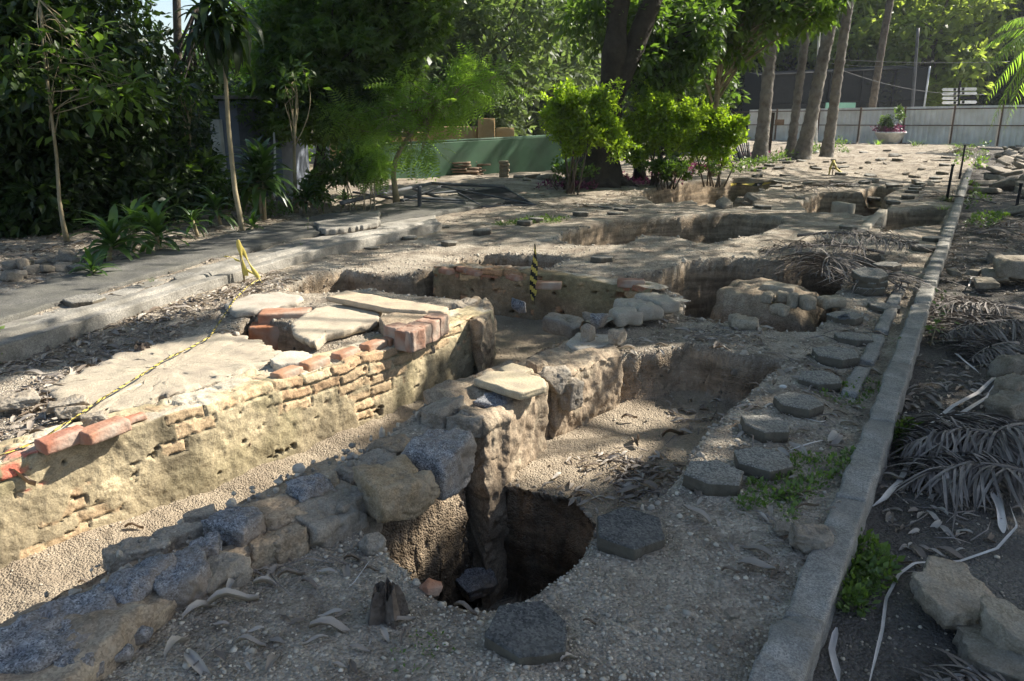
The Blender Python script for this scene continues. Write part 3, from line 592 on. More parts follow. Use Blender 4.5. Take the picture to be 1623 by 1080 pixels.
for i, (u, v) in enumerate([(708,430),(735,428),(752,433),(815,440)]):
    brick(u, v, ANG + 1.3, ['red brick at the lit corner of the shaded wall','second red brick from the lit corner of the shaded wall','half brick third from the lit corner of the shaded wall','broken red brick on the shaded wall head behind the grey boulder'][i], (.5,.42,.38), .06, .8, 20 + i)
brick(1000,449,ANG-1.15,'pinkish brick on the wall head right of the striped tape',(.5,.44,.4),.06,1.2,26)
brick(870,452,ANG-1.15,'brown brick on the wall head at the striped tape',(.45,.4,.34),.06,1.1,27)
# ---- kerb on the right
ks_ = empty; 
seg = resample(KP, .02, closed=False); sl_l = np.concatenate([[0], np.cumsum(np.linalg.norm(np.diff(seg, axis=0), axis=1))])
def kp(s): return np.array([np.interp(s, sl_l, seg[:, 0]), np.interp(s, sl_l, seg[:, 1])])
rg = random.Random(4); s = .0; k = 0
klab = ['nearest kerb stone with a badly broken left edge','long kerb stone beside the round leafy weed','kerb stone beside the green ground cover','kerb stone right of the two leaning hexagonal pavers','kerb stone left of the small leafy sprig','kerb stone at the tall weed with oval leaves','kerb stone beside the outer half kerb','kerb stone right of the stacked pavers','kerb stone left of the big dark slab heap','kerb stone beside the flat square stone','kerb stone next to the far dark pit','kerb stone right of the cement curb','kerb stone by the nearer iron stake','kerb stone by the farther iron stake']
while s < sl_l[-1] - .3 and k < 30:
    L_ = rg.uniform(.95, 1.25) if k else 1.5; a, b_ = kp(s), kp(min(s + L_, sl_l[-1])); c = (a + b_) / 2; L2 = np.linalg.norm(b_ - a) - .003
    o = boxstone('kerb_stone', (c[0], c[1], -.055 + rg.uniform(-.006, .006)), (L2, .135, .19), M_kerb, 200 + k, math.atan2(*(b_ - a)[::-1]), res=.015 if s < 8 else .05, bev=.010, rough=.016 if k > 1 else .035)
    tag(o, klab[k] if k < len(klab) else 'distant kerb stone in the far end of the right kerb line', 'kerb stone', 'kerb stones along the right path'); s += L_; k += 1
for i, (u, v) in enumerate([(1357,600),(1384,550),(1405,505),(1422,465)]):
    p = at(u, v, .0); o = boxstone('kerb_stone', (p[0], p[1], -.075), (.62 + .12 * i, .10, .16), M_kerb, 240 + i, ANG + .02, rough=.02)
    tag(o, ['short sunken outer kerb piece hidden in green weeds','cracked outer kerb piece left of the leafy sprig','middle outer kerb piece with a long crack','last outer kerb piece nearest the stacked pavers'][i], 'kerb stone', 'outer half kerb pieces')
# ---- left: old walk, moulded edging
def strip(name, left, right, z, th, m, seed=0, res=.03, rough=.01, **k):
    return ridge(name, left, right, z, z - th, None, m, seed, res, rough, ed=.018, und=.014, **k)
o = strip('walkway', G((-330,590),(0,468),(200,408),(330,378),(470,348),(650,318),(800,300), z=.06), G((-330,652),(0,508),(200,446),(330,408),(470,376),(650,344),(800,320), z=.06), .065, .2, M_asph, 3, .035, .010); tag(o, kind='structure')
kb = strip('edging', G((-330,662),(0,524),(200,468),(330,428),(440,399),(540,373),(690,346), z=.12), G((-330,700),(0,546),(200,485),(330,443),(440,412),(540,385),(700,353), z=.12), .125, .3, M_plaster, 4, .015, .008, groove=.5); kb.name = 'concrete_edging'; tag(kb, 'long grooved concrete edging between the left walkway and the platform', 'edging')
lo_ = strip('edging', G((-330,655),(0,512),(200,453),(330,417),(440,389),(560,361),(690,338), z=.04), G((-330,668),(0,524),(200,465),(330,426),(440,397),(560,368),(690,343), z=.04), .03, .15, M_plaster, 6, .03, .006); lo_.name = 'concrete_gutter'; tag(lo_, 'thin low concrete strip between the walkway and its grooved edging', 'edging')
# cracked render floor on the platform
tag(slab('render_floor', G((70,612),(190,560),(330,525),(400,532),(450,560),(350,600),(250,632),(120,668), z=.03), .03, .06, M_conc, 131, wob=.016, rough=.02, step=.02, C=(.46,.44,.40)), 'thin cracked cement floor covering the left platform', 'slab')
# ---- hexagonal pavers
def hexfn(seed, th=.07, r=.14):
    rg_ = np.random.default_rng(seed); ns = []; ds = []
    for k in range(6):
        a = k * math.pi / 3 + rg_.normal() * .03; ns.append([math.cos(a), math.sin(a), rg_.normal() * .04]); ds.append(.80 * rg_.uniform(.97, 1.02))
    ns += [[rg_.normal() * .01, rg_.normal() * .01, 1], [0, 0, -1]]; ds += [.8, .8]
    for k in range(2):                                    # broken corners
        a = rg_.uniform(0, 6.28); ns.append([math.cos(a), math.sin(a), rg_.uniform(-.6, -.2)]); ds.append(rg_.uniform(.84, .95))
    ns = np.array(ns); return ns / np.linalg.norm(ns, axis=1)[:, None], np.array(ds)
PVN = []
for sd in range(6):
    r5 = random.Random(sd); hx = [(.150 * r5.uniform(.94, 1.03) * math.cos(k * math.pi / 3), .150 * r5.uniform(.94, 1.03) * math.sin(k * math.pi / 3)) for k in range(6)]
    if sd % 2: k = r5.randrange(6); hx[k] = (hx[k][0] * .84, hx[k][1] * .84)
    o = slab('paver', hx, 0, .075, M_paver, 300 + sd, wob=.0035, step=.006, rough=.0035, under=.03 if sd % 3 else .0)
    o.data.materials.append(M_pavside); me = o.data; co = np.empty(len(me.vertices) * 3); me.vertices.foreach_get('co', co); zc = co.reshape(-1, 3)[:, 2]
    me.polygons.foreach_set('material_index', np.array([int(min(zc[v] for v in p.vertices) < -.013) for p in me.polygons], np.int32)); me.update()
    PVN.append(me); bpy.data.objects.remove(o)
PVD = []
for me in PVN[:2]:
    m2 = me.copy(); m2.materials[0] = M_paverd; PVD.append(m2)
def paver(u, v, wpx, lab, group='hexagonal pavers', z=.0, rz=None, tilt=(0, 0), i=[0], cat='paver', ground=True, zoff=.03):
    i[0] += 1; p = at(u, v, z); sx = wpx * mpp(u, v) / .285
    o = bpy.data.objects.new('hexagonal_paver', PVD[i[0] % 2] if v > 840 else PVN[i[0] % 6]); col.objects.link(o)
    h = gz(p[0], p[1]) if ground else z
    o.location = (p[0], p[1], h + zoff + .032 + random.Random(i[0] + 7).uniform(-.014, .01)); o.rotation_euler = (tilt[0] + random.Random(i[0]).gauss(0, .035), tilt[1] + random.Random(i[0] + 99).gauss(0, .035), rz if rz is not None else random.Random(i[0]).uniform(0, 1)); o.scale = (min(sx, 1.25),) * 2 + (min(max(sx, .85), 1.1),)
    return tag(o, lab, cat, group)
for a in [(838,1013,142,'nearest dark hexagonal paver at the bottom edge in front of the deep pit',.25),(998,850,112,'dark hexagonal paver on the right rim of the deep pit',.5),(1130,774,97,'pale worn paver left one of the touching pair',.1),(1207,750,93,'paver right one of the touching pair by the green weeds',.45),
          (1212,692,82,'thick hexagonal paver directly above the touching pair',.2),(1264,650,74,'paver half covered by sand right of the thick one',.6),(1298,606,70,'paver left of the bright ground weeds',.1),(1324,568,70,'thick paver fourth up from the touching pair',.4),
          (1352,537,60,'pale paver just below the crumpled foil scrap',.3),(1338,508,54,'paver with crumpled foil scrap on top',.7),(1402,484,52,'tilted paver leaning on the outer kerb',.1),(954,414,38,'lone paver on the gravel in the middle distance',.3),
          (765,373,32,'grey paver on the gravel above the first dark pit',.2),(712,386,26,'paver sunk in the gravel left of the grey one',.5),(832,358,25,'left one of two touching pavers near the green lawn patch',.2),(850,354,25,'right one of two touching pavers near the green lawn patch',.4),(920,343,29,'paver standing alone left of the long far pit',.3),
          (135,486,58,'pale paver sitting on the grooved edging at the left',.35),(313,398,36,'square cut paver on the walkway shadow',.1),(415,377,42,'pale paver near the left of the broken grey slab',.3),(270,406,52,'pale paver with rubble at the walkway far edge',.2),(130,430,40,'weathered paver on the mossy left rim of the walkway',.5),(296,450,42,'half buried paver between walkway and edging',.4),
          (1347,364,34,'paver at the near end of the cement curb',.3),(1435,388,36,'pale flat stone paver left of the right kerb',.3),(1462,398,38,'dark paver against the right kerb',.5),(1477,380,32,'small paver close to the kerb above the dark one',.1),(1415,322,23,'first paver in the far row beside the pits',.2),(1209,329,30,'grey paver lying on the far baulk',.2)]:
    paver(*a[:3], a[3], rz=a[4])
for k, zz in enumerate((.03, .10, .17)):
    paver(1376, 462, 52, ['bottom paver of the stack beside the palm frond','middle paver of the stack beside the palm frond','top paver of the stack beside the palm frond'][k], rz=.3 * k, zoff=zz, tilt=(.05 * k, -.04 * k))
for k, zz in enumerate((.03, .10)):
    paver(1408 - 4 * k, 432, 42, ['lower paver of the pair behind the palm frond','upper paver of the pair behind the palm frond'][k], rz=.5 * k, zoff=zz)
for k, (u, v, w_) in enumerate([(1439,315,22),(1444,308,22),(1449,303,20),(1454,298,20),(1459,294,18),(1474,291,16)]):
    paver(u, v, w_, 'one of the stepping row of pavers beyond the far pits', 'far row of pavers', rz=.2 * k)
rg = random.Random(8)
for k in range(75):
    v = rg.choice([rg.uniform(236, 300), rg.uniform(236, 262), rg.uniform(262, 300)]); u = rg.uniform(1050 + (300 - v) * 1.2, 1500)
    paver(u, v, 14 + (v - 236) * .11, 'one of many small pavers scattered on the far sunlit ground', 'pavers scattered on the far ground', rz=rg.random(), tilt=(rg.uniform(-.1,.1), rg.uniform(-.1,.1)), zoff=.02)
for k, (u, v) in enumerate([(960,330),(985,334),(975,340),(1000,330),(700,360),(650,380),(590,392)]):
    paver(u, v, 26, 'flat paver scattered round the middle gravel', 'pavers scattered on the middle gravel', zoff=.0)
# cement curb pieces at the far pits
for i, (a, b_, lab) in enumerate([((1366,366),(1400,334),'pale cement curb standing in the far dark pit'),((1322,322),(1352,326),'short pale cement curb end left of the far pit')]):
    p, q = at(*a, .02), at(*b_, .02); c = (p + q) / 2; o = boxstone('cement_curb', (c[0], c[1], -.1), (np.linalg.norm(q - p), .14, .3), M_conc, 260 + i, math.atan2(q[1] - p[1], q[0] - p[0]), res=.05, C=(.5,.49,.46)); tag(o, lab, 'curb')
# stones in the big pit (an earth island with a ring of bricks)
isl = rock('earth_mound', (*at(1222,488,-.2)[:2], -.42), (1.0, 1.25, .86), 270, M_mortar, (0,0,ANG), n=5, rough=.09); tag(isl, 'earth mound left standing in the big pit with loose bricks on it', 'mound')
for i, (u, v, w_, h_, lab) in enumerate([(1216,475,26,.09,'light block at the left end of the mound'),(1240,474,26,.09,'light block second on the mound'),(1256,482,18,.14,'upright narrow block on the mound'),(1278,484,28,.12,'squared block on the mound near the frond'),(1235,495,28,.09,'sunken block at the front of the mound'),(1235,460,50,.08,'flat grey slab at the back of the mound'),(1180,517,40,.09,'tan stone at the rim below the mound'),(1170,512,28,.09,'dark grey stone at the rim below the mound'),(1316,482,38,.1,'flat block right of the mound')]):
    p = at(u, v, .0); o = boxstone('rubble_block', (p[0], p[1], -.0 + h_ * .2), (w_ * mpp(u, v), w_ * mpp(u, v) * .7, h_), M_stone, 280 + i, ANG + i * .3, rough=.02, C=(.55,.55,.52), bev=.02); tag(o, lab, 'block', 'blocks round the earth mound')
# stones in the deep pit, at the pit corners
q = rock('boulder', (*at(757,905,-.85)[:2], -.93), (.26,.18,.12), 290, M_granite, (.2,.1,.6)); tag(q, 'dark granite boulder lying in the bottom of the deep pit', 'stone')
q = rock('boulder', (*at(592,865,.0)[:2], .0), (.10,.09,.09), 291, M_stone, (.2,.1,.6)); tag(q, 'small pale stone on the left rim of the deep pit', 'stone')
q = rock('brick_fragment', (*at(683,925,.0)[:2], -.02), (.07,.06,.06), 292, M_redbrick, (.2,.1,.6), C=(.55,.4,.3)); tag(q, 'orange brick fragment in the near rim of the deep pit', 'brick')
for i, (u, v, w_, lab) in enumerate([(1285,838,70,'grey mortar lump against the left side of the kerb'),(1160,968,26,'small tan lump alone on the near gravel'),(1155,1000,18,'pebble sized lump below the tan one'),(1240,830,30,'broken lump left of the kerb weeds')]):
    tag(stone(None, u, v, w_, .8, w_ * mpp(u, v) * .5, 295 + i, M_stone, .0, .4 * i, name='mortar_lump', C=(.4,.4,.4)), lab, 'stone')
# ---- broken slabs on the right path
pslab('broken_slab', [(1445,915),(1478,890),(1532,898),(1582,948),(1553,980),(1490,962)], .0, .08, M_stone, 'pale broken slab lying on the right path, left one of the near heap', 301, C=(.56,.54,.5), tilt=(-.1,.06), wob=.035, step=.01, rough=.011)
pslab('broken_slab', [(1558,945),(1600,955),(1660,985),(1650,1030),(1590,1000),(1560,975)], .04, .10, M_stone, 'pale broken slab cut by the right edge of the photo', 302, C=(.5,.5,.47), wob=.03, step=.01, rough=.011, tilt=(-.05,.1))
pslab('broken_slab', [(1520,990),(1570,975),(1610,1010),(1660,1040),(1640,1080),(1570,1060),(1535,1035)], -.03, .08, M_stone, 'darker broken slab lowest in the near right heap', 303, C=(.38,.38,.36), wob=.03, step=.01, rough=.011, tilt=(.08,-.05))
for i, (u, v, w_, d_, h_, lab) in enumerate([(1622,412,90,.6,.2,'large dark rock slab leaning at the right edge under the stone heap'),(1612,566,60,.7,.12,'cream stone at the right edge of the path'),(1606,600,50,.8,.16,'rounded grey stone just below the cream one'),(1600,628,70,.7,.12,'flat stone partly under the grey fronds'),(1545,428,30,.7,.07,'small stone in front of the large dark slab'),(1580,430,60,.6,.09,'long flat stone in front of the large dark slab'),(1562,443,40,.7,.07,'low dark stone next to the long flat stone'),(1512,428,22,.7,.06,'little block on the path by the kerb')]):
    tag(stone(None, u, v, w_, d_, h_, 310 + i, M_stone, -.08 + h_ * .4, .2 * i, name='rock', C=(.38,.38,.36), n=4, boxy=.6), lab, 'rock')
# ================================================================ TREES AND PLANTS
ML = {'dark': leafmat('dark_leaf', (.012,.024,.007), (.038,.065,.014), .25),  # deep canopy shade is put into this leaf colour
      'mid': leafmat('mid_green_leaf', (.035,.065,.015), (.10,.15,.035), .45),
      'light': leafmat('feathery_light_leaf', (.09,.15,.03), (.19,.27,.06), .5),
      'gold': leafmat('golden_green_leaf', (.10,.17,.02), (.30,.38,.05), .5, tcol=(2.3,2.4,.8)),
      'far': leafmat('hazy_far_leaf', (.06,.085,.05), (.13,.165,.085), .4),  # distance haze put into the leaf colour
      'bg': leafmat('haze_tinted_background_leaf', (.10,.125,.04), (.24,.265,.085), .5),  # paler, duller copy for distant trees: haze put into the colour
      'strap': leafmat('strap_leaf', (.025,.055,.012), (.06,.11,.025), .3, rough=.35, spec=.5),
      'weed': leafmat('weed_leaf', (.055,.095,.022), (.115,.165,.045), .3),
      'straw': leafmat('straw_stem', (.22,.20,.10), (.36,.32,.18), .3, tcol=(1.5,1.4,1)),
      'purple': leafmat('purple_leaf', (.09,.02,.05), (.25,.07,.14), .3, tcol=(2,1,1.5)),
      'dry': leafmat('dry_leaf', (.14,.10,.068), (.43,.38,.32), .12, rough=.7, tcol=(1.2,1.1,.9))}
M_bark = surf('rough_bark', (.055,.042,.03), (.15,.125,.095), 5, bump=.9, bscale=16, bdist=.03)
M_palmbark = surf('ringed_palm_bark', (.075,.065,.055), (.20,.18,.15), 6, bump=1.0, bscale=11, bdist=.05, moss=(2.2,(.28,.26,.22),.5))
M_darkbark = surf('dark_brown_bark', (.022,.017,.012), (.06,.047,.036), 4, bump=.9, bscale=14, bdist=.03)  # even dark brown bark colour
M_twig = surf('yellowish_stem', (.20,.16,.09), (.36,.30,.19), 6, bump=.4, bscale=30)
def tmpl(kind):
    if kind == 'broad': return np.array([[0,0,0],[-.24,.45,.05],[.24,.45,.05],[0,.5,-.0],[0,1,-.06]]), np.array([[0,3,1],[0,2,3],[1,3,4],[3,2,4]])
    if kind == 'diamond': return np.array([[0,0,0],[-.28,.5,.03],[.28,.5,.03],[0,1,-.05]]), np.array([[0,2,1],[1,2,3]])
    if kind == 'pinnate':
        V = []; T = []
        for i in range(8):
            y = .12 + i * .11; L = .30 * math.sin(math.pi * (i + 1.6) / 10)
            for s in (-1, 1):
                k = len(V); V += [[0, y, -.25 * y * y], [s * L * .55, y + .015, -.25 * y * y], [s * L, y + .07, -.25*y*y - .05], [s * L * .5, y + .075, -.25 * y * y]]; T += [[k, k+1, k+3], [k+1, k+2, k+3]]
        return np.array(V), np.array(T)
    if kind == 'star':
        V = []; T = []
        for i in range(5):
            a = -1.2 + i * .6; k = len(V); c, s = math.sin(a), math.cos(a)
            V += [[0,.1,0],[c*.35-s*.1,.1+s*.35+c*.1,.02],[c*.35+s*.1,.1+s*.35-c*.1,.02],[c*.8,.1+s*.8,-.1]]; T += [[k,k+2,k+1],[k+1,k+2,k+3]]
        return np.array(V), np.array(T)
    if kind == 'strap':
        V = []; T = []
        n = 7
        for i in range(n):
            t = i / (n - 1); w_ = .085 * math.sin(math.pi * min(1, .12 + t * .9)) ** .8 + .004; z = .12 * t - .55 * t ** 2.6
            y = t * (1 - .15 * t * t); V += [[-w_, y, z + .3 * w_], [0, y, z], [w_, y, z + .3 * w_]]
            if i: k = 3 * i; T += [[k-3,k-2,k],[k-2,k+1,k],[k-2,k-1,k+1],[k-1,k+2,k+1]]
        return np.array(V), np.array(T)
    if kind == 'blade':
        V = []; T = []
        for i in range(5):
            t = i / 4; w_ = .018 * (1 - t) + .002; V += [[-w_, t * .5 + .35*t*t, t * .8 - .5 * t * t], [w_, t * .5+.35*t*t, t * .8 - .5 * t * t]]
            if i: k = 2 * i; T += [[k-2,k-1,k],[k-1,k+1,k]]
        return np.array(V), np.array(T)
    if kind == 'curl':
        V = []; T = []
        for i in range(6):
            t = i / 5; w_ = .13 * math.sin(math.pi * min(1, .1 + t * .85)) + .01; z = .10 * math.sin(t * 5) ; V += [[-w_, t, z + .09], [0, t, z], [w_, t, z + .10]]
            if i: k = 3 * i; T += [[k-3,k-2,k],[k-2,k+1,k],[k-2,k-1,k+1],[k-1,k+2,k+1]]
        return np.array(V), np.array(T)
def leafset(P, D, size, kind, rg, up=None, roll=1.0, colr=None):
    """leaf blades at points P pointing along D"""
    V, T = tmpl(kind); N = len(P)
    D = D / (np.linalg.norm(D, axis=1)[:, None] + 1e-9)
    U = np.tile([0, 0, 1.], (N, 1)) if up is None else up
    U = U + rg.normal(size=(N, 3)) * .45 * roll
    X = np.cross(D, U); X /= np.linalg.norm(X, axis=1)[:, None] + 1e-9; Z = np.cross(X, D)
    s = np.broadcast_to(size, (N,))
    W = P[:, None] + s[:, None, None] * (V[None, :, 0:1] * X[:, None] + V[None, :, 1:2] * D[:, None] + V[None, :, 2:3] * Z[:, None])
    Tt = (T[None] + (np.arange(N) * len(V))[:, None, None]).reshape(-1, 3)
    c = rg.random(N) if colr is None else colr
    C = np.repeat(np.stack([c, c, c], 1), len(V), 0)
    return W.reshape(-1, 3), Tt, C
def clumps(cen, rad, n, size, kind, rg, droop=.2, flat=.75, sizevar=.35):
    cen = np.asarray(cen, float); M = len(cen); rad = np.broadcast_to(rad, (M,))
    d = rg.normal(size=(M, n, 3)); d /= np.linalg.norm(d, axis=2)[..., None]; r = rg.random((M, n, 1)) ** .45
    P = cen[:, None] + d * r * rad[:, None, None] * [1, 1, flat]
    D = d * .8 + rg.normal(size=d.shape) * .5; D[..., 2] -= droop
    c = np.clip(rg.random((M, n)) * .6 + rg.random((M, 1)) * .4, 0, 1)
    return leafset(P.reshape(-1, 3), D.reshape(-1, 3), size * (1 + sizevar * rg.normal(size=M * n).clip(-2, 2)), kind, rg, colr=c.ravel())
def ell(rg, c, r, n, shell=.55):
    d = rg.normal(size=(n, 3)); d /= np.linalg.norm(d, axis=1)[:, None]
    return np.array(c) + d * (shell + (1 - shell) * rg.random((n, 1))) * np.array(r) * (1 + .18 * rg.normal(size=(n, 1)))
def tree(name, label, base, top, crowns, mleaf, size=.15, nleaf=40, kind='broad', tr=.12, bark=None, group=None, seed=1, bend=.3, clump=.45, cat='tree', limbs=10, droop=.2, trunkpts=None, segs=10):
    """crowns: list of (centre, radii, clump count); every crown gets limbs from the trunk"""
    rg = np.random.default_rng(seed); b = np.array([base[0], base[1], gz(base[0], base[1]) - .05 if len(base) < 3 else base[2]])
    root = empty(name, tuple(b), label, cat, group)
    mb = MB()
    if trunkpts is None:
        t = np.linspace(0, 1, 12)[:, None]; top = np.array(top, float)
        P = b * (1 - t) + top * t + np.concatenate([fbm(np.concatenate([t * 3, t * 0, t * 0 + seed], 1), 1, 2, seed)[:, None] * bend, fbm(np.concatenate([t * 3, t * 0, t * 0 + seed + 9], 1), 1, 2, seed)[:, None] * bend, 0 * t], 1) * np.sin(np.pi * np.minimum(t * 1.3, 1) * .5)
    else: P = resample(np.array(trunkpts, float), .25, closed=False)
    tt = np.linspace(0, 1, len(P)); rr = tr * (1.0 - .55 * tt + .55 * np.exp(-tt * 14))
    mb.tube(P - b, rr, segs)
    cs = []
    for c, r, n in crowns:
        q = ell(rg, c, r, n); cs.append(q)
        for k in range(min(limbs, n)):
            a = P[min(len(P) - 1, int(len(P) * rg.uniform(.45, .98)))]; e = q[rg.integers(n)]; m_ = (a + e) / 2 + rg.normal(size=3) * .15 + [0, 0, .12 * np.linalg.norm(e - a)]
            tq = np.linspace(0, 1, 7)[:, None]; B = (1 - tq) ** 2 * a + 2 * tq * (1 - tq) * m_ + tq ** 2 * e
            mb.tube(B - b, np.linspace(tr * .32, tr * .06, 7), 5)
    mb.build('trunk', bark or M_bark, root)
    cen = np.concatenate(cs); V, T, C = clumps(cen, clump, nleaf, size, kind, rg, droop)
    mesh('crown', V - b, T, ML[mleaf], root, C, smooth=False)
    return root
# ---------------------------------------------------------------- the crowns that shade the dig (shaped to the shade wanted, gaps cut for the sun patches)
def litpoly(pts, z=0.0, w=1.0):
    q = at(*np.array(pts, float).T, z); sh = -z / math.tan(SUN_EL); return (q[:, :2] + sh * SUN[:2] / np.linalg.norm(SUN[:2])), w
LIT = [litpoly(a, *b) for a, *b in [
 ([(-300,700),(-50,605),(180,560),(350,528),(420,498),(470,515),(600,478),(720,480),(775,505),(740,560),(640,622),(530,678),(430,728),(265,800),(80,880),(-300,1060)],),
 ([(330,470),(440,455),(520,452),(560,470),(440,500),(330,510)],),
 ([(-200,520),(0,470),(130,440),(330,398),(400,400),(470,420),(420,450),(180,520),(0,560),(-200,620)], 0, .85),
 ([(470,445),(600,410),(700,385),(1000,388),(960,402),(720,406),(690,425),(600,440)],),
 ([(480,385),(640,340),(760,335),(700,352),(570,400)], 0, .9),
 ([(740,590),(860,580),(985,532),(1060,552),(900,606),(810,630),(680,640)], 0.05, 1.0),
 ([(860,645),(950,618),(1040,625),(1115,672),(1060,730),(960,770),(860,770),(775,745),(800,680)], -.36, 1.0),
 ([(560,770),(750,715),(755,820),(700,940),(610,910)], -.4, 1),
 ([(500,300),(620,275),(900,270),(1010,282),(930,300),(700,318),(560,318)], 0, .85),
 ([(1090,300),(1180,262),(1200,238),(1520,232),(1520,290),(1360,302),(1230,300)], 0, .8),
 ([(980,326),(1100,330),(1160,352),(1040,352)], 0, .45), ([(1120,395),(1160,375),(1290,366),(1300,385),(1200,400)], 0, .7),
 ([(1040,740),(1170,650),(1240,605),(1275,625),(1160,725),(1085,775)], 0, .95), ([(1330,620),(1345,590),(1400,500),(1500,360),(1512,380),(1440,560),(1400,680),(1370,700)], 0, .4),
 ([(1480,440),(1600,440),(1580,540),(1450,560)], -.1, .6), ([(1440,580),(1545,575),(1560,650),(1420,690)], -.1, .75), ([(1590,780),(1630,770),(1640,830),(1560,830)], -.1, .7),
 ([(1100,780),(1170,770),(1180,830),(1090,830)], 0, .3), ([(700,262),(1180,235),(1190,262),(1010,300),(860,300),(700,300)], 0, .85), ([(450,300),(700,270),(720,300),(480,340)], 0, .55), ([(900,300),(1010,303),(1000,320),(880,322)], 0, .6), ([(1290,420),(1370,410),(1400,450),(1350,480)], 0, .5)]]
def inpoly(P, poly):
    ins = np.zeros(len(P), bool)
    for p, q in zip(poly, np.roll(poly, -1, 0)):
        c = (p[1] > P[:, 1]) != (q[1] > P[:, 1])
        if abs(q[1] - p[1]) > 1e-12: ins ^= c & (P[:, 0] < (q[0] - p[0]) * (P[:, 1] - p[1]) / (q[1] - p[1]) + p[0])
    return ins
rg = np.random.default_rng(77)
NS = 15000
Gp = np.stack([rg.uniform(-13, 13, NS), rg.uniform(.2, 34, NS)], 1)
Gp[:2600] = np.stack([rg.uniform(-4.5, 4.5, 2600), rg.uniform(.2, 6.5, 2600)], 1)
keep = np.ones(NS, bool)
for poly, wt in LIT:
    k = inpoly(Gp + rg.normal(size=Gp.shape) * .05, poly); keep &= ~(k & (rg.random(NS) < wt))
hh = rg.uniform(7.0, 10.5, NS); Cn = np.concatenate([Gp + (SUN[:2] / SUN[2])[None] * hh[:, None], hh[:, None]], 1)
keep &= ~((Gp[:, 0] < -5.5) & (Gp[:, 1] > 9) & (rg.random(NS) < .4)); keep &= ~((Gp[:, 1] > 21) & (Gp[:, 0] < 4) & (rg.random(NS) < .85))
keep &= (fbm(Gp, .55, 2, 91) + .25 * vn(Gp, .18, 92) + .25 * (Gp[:, 1] < 5)) > -.34           # small chance gaps all over
Cn = Cn[keep]; Gk = Gp[keep]
# leaf positions keep clear of the sun gaps too
nl = 22; d = rg.normal(size=(len(Cn), nl, 3)); d /= np.linalg.norm(d, axis=2)[..., None]; Pl = (Cn[:, None] + d * (rg.random((len(Cn), nl, 1)) ** .4) * .30)
own = np.repeat(np.arange(len(Cn)), nl); Pl = Pl.reshape(-1, 3); gl = Pl[:, :2] - SUN[:2] / SUN[2] * Pl[:, 2:3]; kk = np.ones(len(Pl), bool)
for poly, wt in LIT:
    if wt > .5: kk &= ~(inpoly(gl, poly) & (rg.random(len(Pl)) < wt + .05))
kk &= ~((Pl[:, 2] < CAMH + .15 * Pl[:, 1] + .3) & (np.abs(Pl[:, 0]) < .72 * Pl[:, 1]))
Pl, own = Pl[kk], own[kk]; Dl = d.reshape(-1, 3)[kk] + rg.normal(size=(len(Pl), 3)) * .5; Dl[:, 2] -= .3
TRK = [((7.2, 3.6), .22, 'unseen broad crowned tree just outside the right edge, shaped to shade the foreground'), ((11.0, 9.0), .24, 'unseen broad crowned tree outside the right edge beyond the near one, shaped for its shade'), ((13.4, 17.0), .24, 'unseen broad crowned tree outside the right edge near the fence, shaped for its shade'), ((16.5, 22.5), .2, 'unseen broad crowned tree at the far end of the right hand row, shaped for its shade'), ((3.2, 16.0), .42, 'huge dark trunked shade tree rising out of the golden bushes')]
cl = np.array([t[0] for t in TRK]); ow = np.argmin(np.linalg.norm(Cn[:, None, :2] - cl[None], axis=2), 1)
bt = at(948, 296); TRK[4] = ((bt[0], bt[1] + .3), .42, TRK[4][2])
for i, (xy, tr_, lab) in enumerate(TRK):
    z0 = 0.0; b = np.array([xy[0], xy[1], z0]); root = empty('shade_tree', tuple(b), lab, 'tree', None); mb = MB(); g2 = np.random.default_rng(400 + i)
    if i == 4:
        pts = [b, b + [.05, 0, .5], b + [.18, 0, 1.5], b + [.32, 0, 3], b + [.42, .1, 6.5], b + [.8, .2, 9.5]]; P = resample(np.array(pts), .12, closed=False)
        rr = .24 + .42 * np.exp(-(P[:, 2] - z0) * 1.2) + .03 * np.sin(P[:, 2] * 5); mb.tube(P - b, rr, 20)
        B = resample(np.array([b + [.26, 0, 1.9], b + [.75, .1, 3.0], b + [1.35, .2, 4.6], b + [1.9, .3, 8]]), .2, closed=False); mb.tube(B - b, np.linspace(.26, .14, len(B)), 12)
        for k in range(9):
            a = k * .72; mb.tube(np.array([[.1*math.cos(a), .1*math.sin(a), .45], [.5*math.cos(a), .5*math.sin(a), .12], [1.05*math.cos(a+.2), 1.05*math.sin(a+.2), -.08]]), [.16, .13, .04], 8)
    else: P = np.array([b + [0, 0, t] for t in np.linspace(-.2, 8.6, 14)]); P[:, :2] += np.stack([np.sin(P[:, 2] * .5 + i), np.cos(P[:, 2] * .4 + i)], 1) * .15; mb.tube(P - b, np.linspace(tr_ * 1.3, tr_ * .6, 14), 12)
    ci = np.where(ow == i)[0]; 
    for q in g2.choice(ci, min(40, len(ci)), replace=False) if len(ci) else []:
        e = Cn[q]; a = P[g2.integers(len(P) * 7 // 10, len(P))]; m_ = (a + e) / 2 + [0, 0, .25 * np.linalg.norm(e - a)]; tq = np.linspace(0, 1, 9)[:, None]
        B = (1 - tq) ** 2 * a + 2 * tq * (1 - tq) * m_ + tq ** 2 * e; mb.tube(B - b, np.linspace(tr_ * .28, .012, 9), 5)
    mb.build('trunk', M_darkbark if i == 4 else M_bark, root)
    s_ = ow[own] == i; V, T, C = leafset(Pl[s_], Dl[s_], .17 * g2.uniform(.7, 1.3, s_.sum()), 'diamond', g2)
    mesh('crown', V - b, T, ML['mid'], root, C, smooth=False)
print('shade leaves', len(Pl))
